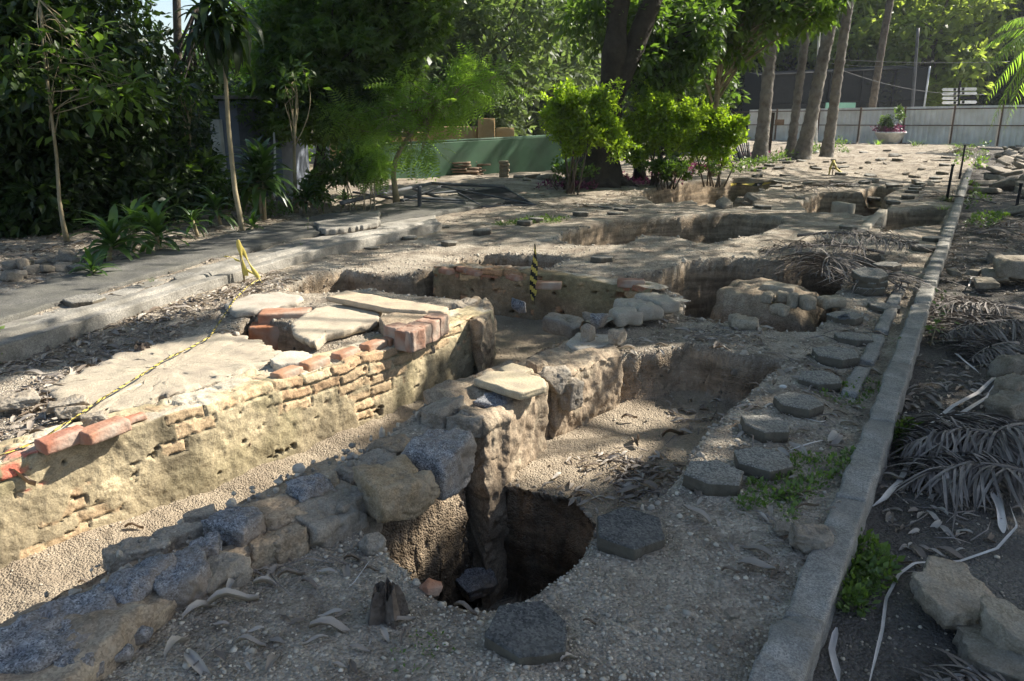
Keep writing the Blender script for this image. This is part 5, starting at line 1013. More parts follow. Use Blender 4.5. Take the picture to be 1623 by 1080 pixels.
# direction signs
Y = 41.5; c = px(1519, 150, Y); sg = empty('direction_sign', (c[0], Y, 0), 'black double post carrying two columns of white arrow boards above the fence', 'sign'); mb = MB(); mb.box((0, 0, 1.5), (.09, .06, 3.0)).box((0, 0, (px(0, 136, Y)[2] + 1.2) / 2), (.12, .05, px(0, 136, Y)[2] - 1.2)); mb.build('post', M_black, sg, False)
for cx, (ua, ub) in enumerate([(1492, 1516), (1521, 1547)]):
    for k in range(4):
        va = 140 + k * 6.9 + (0 if cx == 0 else -.8); a, b = px(ua, va, Y), px(ub, va + 4.8, Y); xa, xb, zt, zb_ = a[0] - c[0], b[0] - c[0], a[2], b[2]; zm = (zt + zb_) / 2
        pt = [[xa + .06, zt], [xb, zt], [xb, zb_], [xa + .06, zb_], [xa, zm]] if cx == 0 else [[xa, zt], [xb - .06, zt], [xb, zm], [xb - .06, zb_], [xa, zb_]]
        V = [[x, -.07, z] for x, z in pt] + [[x, -.045, z] for x, z in pt]; mesh('arrow_board', V, [np.array([[0, 4, 3, 2, 1], [5, 6, 7, 8, 9]]), np.array([[i, (i + 1) % 5, 5 + (i + 1) % 5, 5 + i] for i in range(5)])], M_white if (cx, k) != (1, 2) else M_black, sg, smooth=False)
        mb = MB(); xi = xb - .14 if cx == 0 else xa + .14; mb.box((xi, -.075, zm), (.13, .006, .12)); mb.build('pictogram', M_black, sg, False)
# cables and poles
def cable(label, a, b, sag, r=.010):
    t = np.linspace(0, 1, 30)[:, None]; P = a * (1 - t) + b * t; P[:, 2] -= sag * 4 * (t * (1 - t))[:, 0]; mb = MB(); mb.tube(P - a, r, 5); tag(mb.build('overhead_cable', M_grey, None, loc=None), label, 'cable').location = a
cable('overhead cable running level above the dark enclosure', px(1290, 92, 38), px(1600, 98, 38),   .12); cable('slack cable dropping across the enclosure to the sign boards', px(1325, 108, 39), px(1560, 150, 40), .35); cable('upper thin cable left of the overhead lamp', px(1290, 96, 38.5), px(1480, 97, 38.2), .25, .008)
for pix, Y, r, m_, lab, nm in [([(1293,240),(1296,95),(1302,-20)], 33, .05, M_white, 'thin white pole between the palm trunks', 'metal_pole'), ([(1449,170),(1451,100),(1455,45)], 46, .09, M_grey, 'grey pole behind the enclosure', 'metal_pole'), ([(283,330),(283,120),(279,-40)], 19, .10, M_bark, 'tall pale wooden pole against the sky gap at top left', 'wooden_pole'), ([(432,300),(436,250),(434,205)], 15, .022, M_white, 'thin white rod standing among the strap leaved plants', 'metal_pole')]:
    q = [px(u, v, Y) for u, v in pix]; q[0][2] = -.05; mb = MB(); P = resample(np.array(q), .4, closed=False); mb.tube(P - q[0], np.linspace(r, r * .85, len(P)), 12); mb.box((0, 0, .06), (r * 3.2, r * 3.2, .1)); tag(mb.build(nm, m_, None), lab, 'pole').location = tuple(q[0])
# wooden post with a tag, mint board
p = gp(1219, 246); wp_ = empty('wooden_post', tuple(p), 'dark wooden post with a small tan plate beside the leftmost palm', 'post'); mb = MB(); mb.box((0, 0, .75), (.10, .08, 1.6), tilt=(0, .02)); mb.build('post', M_darkbark, wp_, False); mb = MB(); mb.box((.27, -.03, 1.2), (.34, .02, .2)); mb.build('plate', M_lumber, wp_, False)
p = gp(1211, 238); mb = MB(); mb.box((0, 0, .55), (.3, .05, 1.15), tilt=(0, .06)); tag(mb.build('mint_board', M_mint, None, False), 'narrow mint green board standing between palm trunk and wooden post', 'board').location = p
# green wall and ochre blocks
def wallseg(name, a, b, th, z0, z1a, z1b, m, lab, cat='wall', parent=None, coping=0):
    c = (a + b) / 2; d = b - a; L_ = np.linalg.norm(d); d = d / L_; n_ = np.array([-d[1], d[0]]); k = 14; V = []
    for t in np.linspace(0, 1, k):
        x = (t - .5) * L_ * d; zt = z1a + (z1b - z1a) * t
        V += [[*(x), z0], [*(x), zt - .012], [*(x + n_ * .012), zt], [*(x + n_ * (th - .012)), zt], [*(x + n_ * th), zt - .012], [*(x + n_ * th), z0]]
    Q_ = [[6 * i + j, 6 * (i + 1) + j, 6 * (i + 1) + j + 1, 6 * i + j + 1] for i in range(k - 1) for j in range(5)]; 
    o = mesh(name, V, [np.array(Q_), np.array([[5, 4, 3, 2, 1, 0], [6 * (k - 1) + j for j in range(6)]])], m, parent, smooth=False, C=np.full((len(V), 3), .5)); o.location = (c[0], c[1], 0); return tag(o, lab, cat) if lab else o
gw = empty('green_wall', (0, 0, 0), 'low faded green wall running behind lumber and brick stack', 'wall')
a, b = at(575, 290)[:2], at(930, 266)[:2]; gw.location = (a[0], a[1], 0)
def ztop_at(u, v, P): return CAMH + (ray(u, v)[2] / ray(u, v)[1]) * P[1]
w1 = wallseg('wall_face', a, b, .15, -.05, ztop_at(575, 233, a), ztop_at(920, 214, b), M_green, None, parent=gw); w1.location = ((b - a)[0] / 2, (b - a)[1] / 2, 0)
mb = MB(); dd = b - a; mb.tube([[0, .07, ztop_at(575, 233, a) + .02], [dd[0], dd[1] + .07, ztop_at(920, 214, b) + .02]], .045, 6); mb.build('coping', M_mint if False else M_green, gw)
def block(u0, u1, vt, Y, dep, m, lab, z0=-.05, slope=0):
    a, b = px(u0, vt, Y), px(u1, vt, Y); mb = MB(); w_ = b[0] - a[0]; zt = a[2]
    o = boxstone('ochre_wall', ((a[0] + b[0]) / 2, Y + dep / 2, (zt + z0) / 2), (w_, dep, zt - z0), m, int(u0), 0, res=.12, bev=.02, rough=.004); return tag(o, lab, 'wall')
block(757, 784, 188, 23.2, .5, M_ochre, 'tall ochre wall end with a bright right side'); block(680, 757, 201, 23.3, .3, M_ochre, 'ochre wall section left of the tall end'); block(600, 690, 210, 24, .3, M_ochre, 'low ochre wall seen through the feathery tree'); block(786, 815, 203, 26, .4, M_ochre, 'small low ochre block right of the tall wall end')
block(590, 612, 228, 22.5, .3, M_ochre, 'lit ochre stub at the left end of the green wall'); block(520, 600, 205, 27, .3, M_ochre, 'far ochre wall half hidden by the dense middle tree')
# white pillar and bluish building behind the strap leaved plant
sh = empty('shed', (*px(395, 290, 15.2)[:2], 0), 'bluish grey shed with a white corner pillar behind the largest strap leaved plant', 'shed'); cx = sh.location.x
a, b = px(346, 160, 15.2), px(440, 160, 15.2)
mb = MB(); mb.box(((a[0] + b[0]) / 2 - cx, 1.0, a[2] / 2), (b[0] - a[0], 2.0, a[2])); mb.build('wall', M_blue, sh, False)
mb = MB(); a2, b2 = px(334, 190, 15), px(345, 190, 15); mb.box(((a2[0] + b2[0]) / 2 - cx, -.12, a2[2] / 2 - .0), (.17, .17, a2[2])); mb.box(((a2[0] + b2[0]) / 2 - cx, -.12, .12), (.24, .24, .24)); mb.build('pillar', M_white, sh, False)
mb = MB(); mb.box(((a[0] + b[0]) / 2 - cx, .9, a[2] + .06), (b[0] - a[0] + .06, 2.1, .06)); mb.build('roof', M_plaster, sh, False)
mb = MB(); mb.box(((a[0] + b[0]) / 2 - cx + .1, -.01, .9), (.6, .06, 1.75)); mb.build('door', M_grey, sh, False)
# lumber, brick stack, row of stones
def plank(a, b, w_, h_, z, m, name, lab, seed):
    c = (a + b) / 2; d = b - a; o = boxstone(name, (c[0], c[1], z), (np.linalg.norm(d[:2]), w_, h_), m, seed, math.atan2(d[1], d[0]), res=.1, bev=.008, rough=.008, C=np.full(3, .35 + .3 * ((seed * 37) % 10) / 10)); return tag(o, lab, 'plank', 'planks of the lumber pile')
pc = at(725, 280)
for k in range(20):
    r_ = random.Random(k); lay = k // 4; x = pc[0] + (k % 4 - 1.5) * .05 + r_.uniform(-.15, .15); y = pc[1] + (k % 4) * .17
    plank(np.array([x - .85 - .05 * lay, y, 0]), np.array([x + .80 - r_.uniform(0, .3) - .05 * lay, y + r_.uniform(-.08, .08), 0]), .14, .045, 0.04 + lay * .075, M_lumber, 'plank', 'brown plank in layer %s of the low lumber pile' % ['one', 'two', 'three', 'four', 'five'][lay], k)
bs = at(799, 281)
for k in range(6):
    r_ = random.Random(50 + k); o = boxstone('cement_block', (bs[0] + r_.uniform(-.015, .015), bs[1], .035 + k * .068), (.25, .14, .062), M_stone, 60 + k, r_.uniform(-.12, .12), res=.02, C=(.52,.5,.42)); tag(o, ['lowest','second lowest','third lowest','third highest','second highest','topmost'][k] + ' block of the little stack before the green wall', 'block', 'stack of cement blocks')
for i, (u, v, w_, h_) in enumerate([(822,278,18,.06),(843,277,26,.07),(860,279,24,.06),(872,276,32,.13),(890,282,22,.06),(835,283,20,.04),(905,280,18,.05)]):
    tag(stone(None, u, v, w_, .7, h_ * 1.3, 400 + i, M_stone, .03, .3 * i, name='rubble_stone', n=3), ['first','second','third','big grey','fifth','sixth','last'][i] + ' stone in the row right of the little block stack', 'stone', 'row of stones by the green wall')
# pipe frame debris and black mesh panel
dbs = [((541,322),(684,291),.045,.25,.12),((684,291),(800,296),.04,.28,.2),((665,332),(665,296),.045,.0,.42),((627,319),(738,323),.04,.06,.06),((640,312),(745,319),.03,.18,.05),((655,300),(700,315),.035,.2,.1),((632,320),(700,296),.035,.05,.26),((675,308),(752,300),.028,.12,.16),((700,296),(850,325),.022,.28,.04),((560,305),(640,318),.03,.1,.1)]
db = empty('pipe_frame', tuple(at(665, 325)), 'collapsed frame of dark grey tubes lying left of the black mesh panel', 'metal frame')
for (a, b, r, za, zb_) in dbs:
    p, q = at(*a, za), at(*b, zb_); t = np.linspace(0, 1, 8)[:, None]; mb = MB(); mb.tube(p * (1 - t) + q * t - np.array(db.location), r * .8, 8); mb.build('tube', M_grey, db)
pn = [at(*q_, z) for q_, z in [((726,306), .10), ((800,297), .13), ((846,325), .03), ((765,328), .04)]]; pc2 = np.mean(pn, 0); mp_ = empty('mesh_panel', tuple(pc2), 'flat black mesh panel in a thin frame lying on the gravel', 'panel')
V = np.array(pn) - pc2; mesh('mesh_sheet', np.concatenate([V, V - [0, 0, .015]]), np.array([[0, 3, 2, 1], [4, 5, 6, 7]]), M_black, mp_, smooth=False); mb = MB()
for i in range(4): mb.tube([V[i], V[(i + 1) % 4]], .018, 6)
mb.build('frame', M_grey, mp_)
# heap of pipes by the rightmost golden bush
for i in range(11):
    r_ = random.Random(i + 3); a = at(1166 + i * 2.2, 256 - i * .6, .0); b = a + np.array([-.25 + .08 * i * .4, .5, .55 + r_.uniform(-.1, .1)]); mb = MB(); mb.tube([a - a, b - a], .028, 8); tag(mb.build('leaning_pipe', M_grey if i % 3 else M_black, None), 'grey pipe in the leaning bundle beside the rightmost golden bush', 'pipe', 'leaning pipes').location = a
for i in range(9):
    r_ = random.Random(i + 30); a = at(1085 + i * 3, 252 - i * .9, .05 + .05 * (i % 3)); mb = MB(); d_ = np.array([1.6, .7 + r_.uniform(-.2, .2), .22]); mb.tube([-d_ / 2, d_ / 2], .03, 8); tag(mb.build('stacked_pipe', M_grey, None), 'grey pipe lying in the stack between the golden bushes', 'pipe', 'stacked pipes').location = a + [0, 0, .12]
# ================================================================ STAKES AND TAPE
def striped(name, P, wdt, label, cat, tw=0.0, stripe=.05, parent=None):
    P = resample(np.array(P, float), .012, closed=False); n = len(P); T = np.gradient(P, axis=0); T /= np.linalg.norm(T, axis=1)[:, None]; s = np.arange(n) * .012
    ref = np.array([1., -.3, 0]) if abs(T[:, 2]).mean() > .6 else np.array([0, 0, 1.]); A = np.cross(T, ref); A /= np.linalg.norm(A, axis=1)[:, None]; B = np.cross(A, T); a = s * tw; D = np.cos(a)[:, None] * B + np.sin(a)[:, None] * A
    wv = np.broadcast_to(wdt, (n,)); k = 5; V = np.stack([P + D * wv[:, None] * t for t in np.linspace(-.5, .5, k)], 1); nn = np.cross(T, D); V = V + nn[:, None] * .004 * np.sin(np.arange(k) * 1.4)[None, :, None]
    i = np.arange(n - 1)[:, None] * k; j = np.arange(k - 1)[None]; q = np.stack([i + j, i + k + j, i + k + j + 1, i + j + 1], -1).reshape(-1, 4); Vb = (V - nn[:, None] * .0012).reshape(-1, 3); V = V.reshape(-1, 3)
    ii = np.repeat(np.arange(n - 1), k - 1); jj = np.tile(np.arange(k - 1), n - 1); st_ = (((ii * .012 + jj * .018) / stripe).astype(int) % 2)
    o = mesh(name, np.concatenate([V, Vb]), np.concatenate([q, q[:, ::-1] + len(V)]), None, parent, mats=[M_tapeY, M_tapeK], mi=np.concatenate([st_, st_]), C=np.full((2 * len(V), 3), .5)); return tag(o, label, cat)
p = atY(845, 476, at(900,452)[1] - .06); tpp = empty('tape_marker', tuple(p), 'black and yellow striped tape wrapped upright on a stick against the shaded brick wall', 'marker'); hT = atY(847, 387, p[1])[2] - p[2]
mb = MB(); mb.tube([[0, 0, -.05], [.01, .02, hT]], [.007, .005], 6); mb.build('stick', M_twig, tpp)
striped('tape', [[0, -.01, .0], [.0, -.012, hT * .35], [.012, -.012, hT * .7], [.012, -.01, hT]], np.linspace(.03, .075, 200)[np.clip(np.arange(int(hT / .012) + 1), 0, 199)] * 0 + np.interp(np.linspace(0, 1, len(resample(np.array([[0, -.01, .0], [.0, -.012, hT * .35], [.012, -.012, hT * .7], [.012, -.01, hT]]), .012, closed=False))), [0, .15, .6, 1], [.03, .07, .075, .015]), None, None, 2.4, .05, tpp)
p = at(388, 442, .05); yt = empty('tape_marker', tuple(p), 'stick with knotted yellow tape standing at the grooved edging', 'marker'); hT = atY(382, 380, p[1])[2] - p[2]
mb = MB(); mb.tube([[0, 0, -.08], [-.03, 0, hT]], [.012, .009], 6); mb.build('stick', M_twig, yt)
mb = MB()
for a, b, c, w1 in [((-.03, 0, hT), (.0, -.03, hT * .6), (.03, -.03, hT * .1), .05), ((-.02, 0, hT * .9), (.06, 0, hT * .4), (.15, -.02, hT * .05), .05), ((-.02, 0, hT * .45), (-.10, 0, hT * .55), (-.17, 0, hT * .6), .045), ((.0, 0, hT * .3), (.14, 0, hT * .05), (.22, -.05, -hT * .3), .04)]:
    P = resample(np.array([a, b, c]), .02, closed=False); n = len(P); wv = w1 * (.6 + .4 * np.sin(np.linspace(0, 9, n))); V = np.concatenate([P - np.c_[wv / 2, wv * .2, wv * .2], P + [0, -.015, 0], P + np.c_[wv / 2, wv * .1, -wv * .2]]); i = np.arange(n - 1); mb.add(V, quads=np.concatenate([np.stack([i, i + 1, n + i + 1, n + i], -1), np.stack([n + i, n + i + 1, 2 * n + i + 1, 2 * n + i], -1)]))
mb.build('tape', M_tapeY, yt)
tp_ = [(410,443,.12),(392,455,.08),(372,475,.09),(352,505,.07),(332,535,.05),(300,552,.06),(262,570,.06),(215,600,.065),(165,630,.07),(110,668,.10),(60,700,.06),(0,722,.05),(-60,745,.05)]
o = striped('barrier_tape', [at(*q_) for q_ in tp_], .013, 'thin black and yellow barrier tape trailing over the left platform to the red bricks', 'tape', 14.0, .045)
p = gp(1319, 278); ym = empty('tape_marker', tuple(p), 'small stick with yellow tape far out on the sunlit ground', 'marker'); mb = MB(); mb.tube([[0, 0, -.02], [0, 0, .38]], .015, 5); mb.build('stick', M_twig, ym); mb = MB()
mb.tube([[0, 0, .38], [-.07, 0, .2], [-.09, 0, .0]], [.035, .03, .02], 4).tube([[0, 0, .33], [.1, 0, .15], [.28, -.1, .0]], [.03, .03, .02], 4); mb.build('tape', M_tapeY, ym)
striped('barrier_tape', [at(1158, 293, .0), at(1175, 292, -.02), at(1200, 293, 0), at(1222, 290, .02)], .07, 'barrier tape sagging across the far left pit', 'tape', 3, .3)
for u, v, vt, lab in [(1500, 318, 262, 'short black iron stake at the kerb, the nearer one'), (1521, 279, 231, 'thin black iron stake at the kerb, the farther one'), (1610, 330, 292, 'black iron stake in front of the stone heap at the right edge')]:
    p = gp(u, v); h = atY(u + 2, vt, p[1])[2] - p[2]; mb = MB(); mb.tube([[0, 0, -.1], [.02, 0, h]], [.028, .024], 8).tube([[.02, 0, h - .02], [.02, 0, h + .015]], .035, 8); tag(mb.build('iron_stake', M_black, None), lab, 'stake').location = p
# ================================================================ HEAPS
def heap(n, region, hmax, w_, m, name, lab, cat, grp, seed, flat=.35, labels=None):
    rg3 = np.random.default_rng(seed); poly = G(*region); lo, hi = poly.min(0), poly.max(0); out = []; base = [rockV((1, 1, flat), seed + q, 3, planes=7, p=30, rough=.03, boxy=.8) for q in range(4)]
    ms = [mesh(name, V, T, m, None, C=np.full((len(V), 3), c_)).data for (V, T), c_ in zip(base, (.42, .5, .55, .47))]
    for o in [o for o in col.objects if o.data in ms]: bpy.data.objects.remove(o)
    k = 0
    while k < n:
        q = lo + rg3.random(2) * (hi - lo)
        if not inpoly(q[None], poly)[0]: continue
        s_, _ = polydist(q[None], poly); h = hmax * min(1, s_[0] / (.35 * (hi - lo).min() + .01)) * rg3.random() ** .7
        o = bpy.data.objects.new(name, ms[k % 4]); col.objects.link(o); s = w_ * rg3.uniform(.55, 1.25); o.scale = (s, s * rg3.uniform(.6, 1), s * rg3.uniform(.7, 1.2)); o.location = (q[0], q[1], gz(*q) + h + s * flat * .3); o.rotation_euler = (rg3.normal() * .25, rg3.normal() * .25, rg3.uniform(0, 6)); tag(o, lab, cat, grp); k += 1
heap(110, [(1548,275),(1600,232),(1720,228),(1740,330),(1600,335),(1560,322)], .95, .62, M_stone, 'heaped_slab', 'dark slab in the stone heap at the right edge before the fence', 'slab', 'slabs of the right hand stone heap', 1001, .22)
heap(75, [(295,330),(340,300),(430,296),(520,300),(515,330),(430,345),(340,352)], .10, .24, M_stone, 'rubble_piece', 'broken pale tile piece in the rubble bed under the strap leaved plants', 'rubble', 'rubble bed left', 1002, .35)
heap(26, [(0,440),(40,420),(150,395),(250,372),(260,385),(130,425),(10,455)], .02, .15, M_stone, 'rubble_piece', 'pale stone scattered at the dark wood edge', 'rubble', 'stones at the edge of the dark wood', 1003, .6)
heap(24, [(250,400),(330,380),(480,368),(620,372),(700,352),(640,345),(480,352),(300,385)], .02, .09, M_stone, 'rubble_piece', 'small rubble chip on the left walkway', 'rubble', 'chips on the left walkway', 1004, .5)
heap(22, [(1530,400),(1623,380),(1640,430),(1560,440)], .05, .16, M_stone, 'rubble_piece', 'small dark stone on the right path beyond the fronds', 'rubble', 'small stones on the right path', 1005, .5)
heap(26, [(1100,300),(1260,262),(1480,245),(1500,290),(1260,318)], .02, .22, M_stone, 'rubble_piece', 'stone lying on the far ground between pavers', 'rubble', 'stones on the far ground', 1006, .4)
heap(12, [(1130,322),(1190,312),(1200,325),(1140,330)], .02, .22, M_stone, 'rubble_piece', 'stone lying in the shallow far pit', 'rubble', 'stones in the shallow far pit', 1007, .6)
# ================================================================ DEAD FRONDS, PALE BLADES, LEAVES
def blade(P, w0, seed=0):
    P = resample(np.array(P, float), .03, closed=False); n = len(P); T = np.gradient(P, axis=0); T /= np.linalg.norm(T, axis=1)[:, None]; X = np.cross(T, [0, 0, 1.]); X /= np.linalg.norm(X, axis=1)[:, None] + 1e-9
    t = np.linspace(0, 1, n); w_ = w0 * np.minimum(1, np.minimum(t * 6 + .25, (1 - t) * 4 + .12)); lift = (.35 + .3 * np.sin(t * 7 + seed))[:, None] * w_[:, None] * np.array([0, 0, 1.])
    V = np.concatenate([P - X * w_[:, None] / 2 + lift, P, P + X * w_[:, None] / 2 + lift * .6]); i = np.arange(n - 1); return V, np.concatenate([np.stack([i, i + 1, n + i + 1, n + i], -1), np.stack([n + i, n + i + 1, 2 * n + i + 1, 2 * n + i], -1)])
for i, (pts, w_, lab) in enumerate([([(1383,803),(1402,792),(1425,765),(1443,728)],.035,'curved pale blade lying against the kerb foot beside the path'),([(1377,1085),(1398,1000),(1404,950),(1425,910),(1450,892),(1520,890),(1580,870),(1612,835),(1600,800)],.016,'very long thin pale stem curling across the near right path'),
   ([(1326,995),(1318,1030),(1330,1085)],.03,'short pale blade at the bottom edge by the kerb'),([(1440,692),(1480,712),(1540,740),(1580,775),(1598,840)],.02,'long stem running down the right path to the dark stain'),([(1590,845),(1585,815),(1570,775)],.045,'broad pale blade standing at the right edge'),
   ([(1465,680),(1510,645),(1550,625),(1575,600),(1585,560)],.03,'pale blade arching from the frond heap, upper one'),([(1455,690),(1520,660),(1565,630),(1590,590)],.03,'pale blade arching from the frond heap, lower one'),([(1512,560),(1532,575),(1552,592)],.02,'straight dry blade lying on the lit path'),([(1470,968),(1520,978),(1545,975)],.02,'thin blade in front of the near broken slab'),
   ([(1535,455),(1540,440),(1556,436)],.02,'little hooked pale blade at the kerb side of the path'),([(1445,1085),(1500,1080),(1560,1055),(1623,1020)],.03,'grey blade along the bottom right corner'),([(585,890),(575,905),(560,925),(548,935)],.006,'hair thin grass stem near the pale rim stone'),
   ([(1270,662),(1300,670),(1322,664)],.01,'thin pale twig below the thick paver'),([(1248,715),(1290,702),(1325,692)],.012,'thin twig between the pavers and the weeds')]):
    P = np.array([at(u, v, (-.105 if u > 1310 else .02) + .02 * math.sin(k * 1.9 + i) + .02) for k, (u, v) in enumerate(pts)]); V, q = blade(P, w_ * .75, i); c = V.mean(0); tag(mesh('dry_blade', V, q, M_pale, None, C=np.full((len(V), 3), .5), loc=c), lab, 'dry blade')
def deadfrond(label, base, az, L, n, seed, curl=.6, h=.25, wid=.5, bw=.012):
    rg3 = np.random.default_rng(seed); b = np.array(base, float); root = empty('dead_frond', tuple(b), label, 'palm frond'); t = np.linspace(0, 1, 16)[:, None]; d_ = np.array([math.cos(az), math.sin(az), 0]); side = np.array([-d_[1], d_[0], 0])
    P = d_ * L * t + side * .15 * L * t ** 2 + np.array([0, 0, 1.]) * h * np.sin(np.pi * (.15 + .75 * t)); mb = MB(); mb.tube(P, np.linspace(.02, .006, 16), 6); mb.build('midrib', M_frond, root); mb = MB()
    n = int(n * 1.8)
    for k in range(n):
        tt = .12 + .85 * (k // 2) / (n / 2); s = 1 if k % 2 else -1; a = np.array([np.interp(tt, t[:, 0], P[:, q]) for q in range(3)]); Lb = wid * math.sin(math.pi * (.15 + .8 * tt)) * rg3.uniform(.7, 1.2); dd = side * s * .8 + d_ * .6 + rg3.normal(size=3) * .22; dd[2] = rg3.uniform(-.1, .6)
        q = np.linspace(0, 1, 7)[:, None]; cu = side * s * rg3.normal() * .25 - d_ * curl * rg3.uniform(-.3, 1); B = a + Lb * (dd * q + cu * q ** 2 + np.array([0, 0, -1.]) * q ** 2 * (dd[2] + a[2] / Lb * .85)); V, qd = blade(B, bw * rg3.uniform(.7, 1.3), k); mb.add(V, quads=qd, C=np.full(3, rg3.uniform(.3, .75)))
    mb.build('leaflets', M_frond, root)
def g3(u, v, z=None):
    p = at(u, v); p[2] = gz(p[0], p[1]) if z is None else z; return p
for i, (u, v, az, L, n, lab, z, h, wd) in enumerate([(1262,395,-.7,1.3,70,'dead frond sticking up out of the big pit at its far corner',.1,.15,.6),(1320,425,-2.2,1.0,80,'dead grey frond curling down inside the big pit',.05,.12,.6),(1400,415,2.9,1.4,70,'dead frond lying along the far rim of the big pit',.05,.12,.5),(1350,440,-1.5,.8,60,'small curled frond between pit and stacked pavers',.0,.12,.45),
    (1625,705,2.9,.62,110,'dead grey frond spreading over the near right path, top one',-.1,.16,.34),(1650,670,-2.7,.8,120,'dead frond under the top one at the right edge',-.1,.14,.38),(1660,750,2.9,.62,100,'lowest dead frond of the near right tangle',-.1,.12,.32),(1625,478,2.9,1.0,100,'dead frond lying in the lit patch of the path',-.1,.06,.42),(1640,500,-2.9,1.1,100,'dead frond right of the lit patch',-.1,.08,.42),(1615,530,-2.7,.7,80,'dead frond below the lit patch frond',-.1,.05,.32),
    (1580,320,2.4,1.6,60,'dead frond before the stone heap on the right path',-.1,.15,.7),(1550,365,.2,1.3,60,'dead frond between kerb and big dark slab',-.1,.12,.6),(1360,300,-2.6,2.2,50,'dead frond on the far ground beyond the pits',.05,.1,.7),(1500,252,.3,1.5,60,'dead frond heap at the far kerb end',.05,.3,.9),(1690,1100,2.8,.4,50,'frond tips at the bottom right corner',-.1,.06,.2)]):
    deadfrond(lab, g3(u, v, z), az, L, n, 1100 + i, h=h, wid=wd)
# scattered leaves: single large ones, then the litter
def scatter(regions, rg3, n, z=None):
    out = []
    for poly, k in regions:
        p = G(*poly); lo, hi = p.min(0), p.max(0); q = lo + rg3.random((k * 6, 2)) * (hi - lo); q = q[inpoly(q, p)][:k]; out.append(q)
    q = np.concatenate(out); P, zz, W = ground_sheet(q); return np.concatenate([P, zz[:, None]], 1)[W < .5]
rg2 = np.random.default_rng(1200); Vt, Tt_ = tmpl('curl')
for i, (u, v, L, a, b, lab) in enumerate([(440,912,.13,.2,0,'brown curled leaf, left of the pair on the near gravel'),(478,922,.12,-.4,0,'olive brown leaf, right of the pair on the near gravel'),(490,998,.22,.05,.8,'long rolled grey brown leaf on the near gravel'),(375,1024,.13,-.1,.7,'small rolled leaf below the long rolled one'),(290,985,.2,.9,1,'pale curled leaf, highest of the pale cluster at the bottom left'),(262,1050,.2,1.4,1,'pale curled leaf at bottom left, lowest of the cluster'),(330,965,.22,.4,1,'long pale leaf in the cluster at the bottom left'),(360,945,.16,1.5,1,'pale leaf standing on edge beside the bottom left cluster'),
    (300,1040,.2,-.8,.9,'grey leaf right of the lowest pale leaf'),(400,925,.16,.3,1,'pale leaf by the foot of the rubble wall'),(636,1020,.09,1.5,0,'thin brown leaf below the small stump'),(545,885,.1,0,.1,'brown leaf near the pale rim stone'),(720,960,.12,-.5,.2,'tan leaf on the pit rim above the nearest paver'),(888,1052,.10,.6,1,'white curled leaf right of the nearest paver'),(1145,903,.09,-.6,.2,'brown twig like leaf on the right gravel'),(924,984,.06,-.3,0,'dark leaf crumb right of the nearest paver'),
    (1130,628,.14,-.5,0,'brown leaf on the shelf floor near the dark recess'),(1090,645,.12,1.0,0,'orange brown leaf on the shelf floor'),(1012,712,.28,1.5,0,'long black charred leaf on the shelf floor'),(1050,690,.2,.3,0,'black crumpled leaf at the middle of the shelf floor'),(985,665,.14,-.1,0,'dark twig like leaf on the lit shelf floor'),(70,810,.2,.1,.2,'brown leaf on the trench floor at the left edge'),(20,870,.22,.3,0,'dark brown leaf on the trench floor, lowest'),(130,830,.12,1.2,.3,'curled leaf stalk on the lit trench floor'),(200,850,.12,.2,0,'dark leaf in the middle of the lit trench floor'),(120,905,.10,0,.3,'orange leaf on the trench floor beside the granite'),(575,905,.08,.2,.2,'leaf crumb by the pit rim')]):
    p = at(u, v, 0); zz = gz(p[0], p[1])
    if zz < -.05: p = at(u, v, zz)
    o = mesh('fallen_leaf', Vt * np.array([.65, .78, 1.2]) * L, Tt_, ML['dry'], None, np.full((len(Vt), 3), (.05 if 'black' in lab or 'dark' in lab else .3 + .0) if not b else b), loc=None); o.location = (p[0], p[1], gz(p[0], p[1]) + .012); o.rotation_euler = (rg2.normal() * .2, rg2.normal() * .15, a - 1.57); tag(o, lab, 'leaf', 'large fallen leaves')
LR = [([(0,640),(60,600),(180,560),(350,530),(420,510),(330,560),(120,690),(0,760)], 900), ([(0,600),(0,560),(300,480),(440,430),(470,455),(350,500),(180,570)], 700), ([(0,470),(200,415),(470,360),(520,368),(300,432),(0,530)], 260), ([(0,470),(150,425),(360,380),(480,352),(640,338),(640,332),(330,350),(0,400)], 900),
      ([(250,300),(520,280),(640,300),(500,345),(330,365)], 900), ([(0,420),(300,340),(300,300),(-200,330)], 1400), ([(0,960),(0,880),(130,830),(270,800),(250,850),(120,900)], 130), ([(230,900),(420,880),(560,860),(640,960),(560,1080),(180,1080)], 40), ([(800,640),(1100,620),(1180,640),(1060,740),(900,780)], 150), ([(1060,560),(1240,570),(1180,620),(1060,600)], 80), ([(960,640),(1080,640),(1060,720),(990,720)], 160),
      ([(1380,640),(1500,560),(1623,500),(1623,800),(1450,900),(1400,760)], 420), ([(1440,560),(1520,340),(1623,330),(1623,560)], 700), ([(1540,330),(1540,240),(1623,240),(1623,330)], 500), ([(1100,330),(1200,240),(1500,235),(1510,330)], 800), ([(600,340),(900,300),(1000,320),(760,360)], 260), ([(760,560),(900,520),(1060,500),(1240,480),(1230,560),(1060,560)], 300), ([(1080,800),(1240,560),(1400,480),(1380,700),(1250,1000)], 240), ([(880,330),(1020,290),(1060,300),(930,345)], 260)]
P = scatter(LR, rg2, 0); n = len(P); a = rg2.uniform(0, 6.28, n); L = rg2.lognormal(-2.75, .38, n).clip(.02, .16)
V, T, C = leafset(P + [0, 0, .008], np.stack([np.cos(a), np.sin(a), rg2.normal(size=n) * .15], 1), L, 'curl', rg2, roll=.5, colr=rg2.random(n) ** .8)
tag(mesh('leaf_litter', V, T, ML['dry'], None, C), kind='stuff')
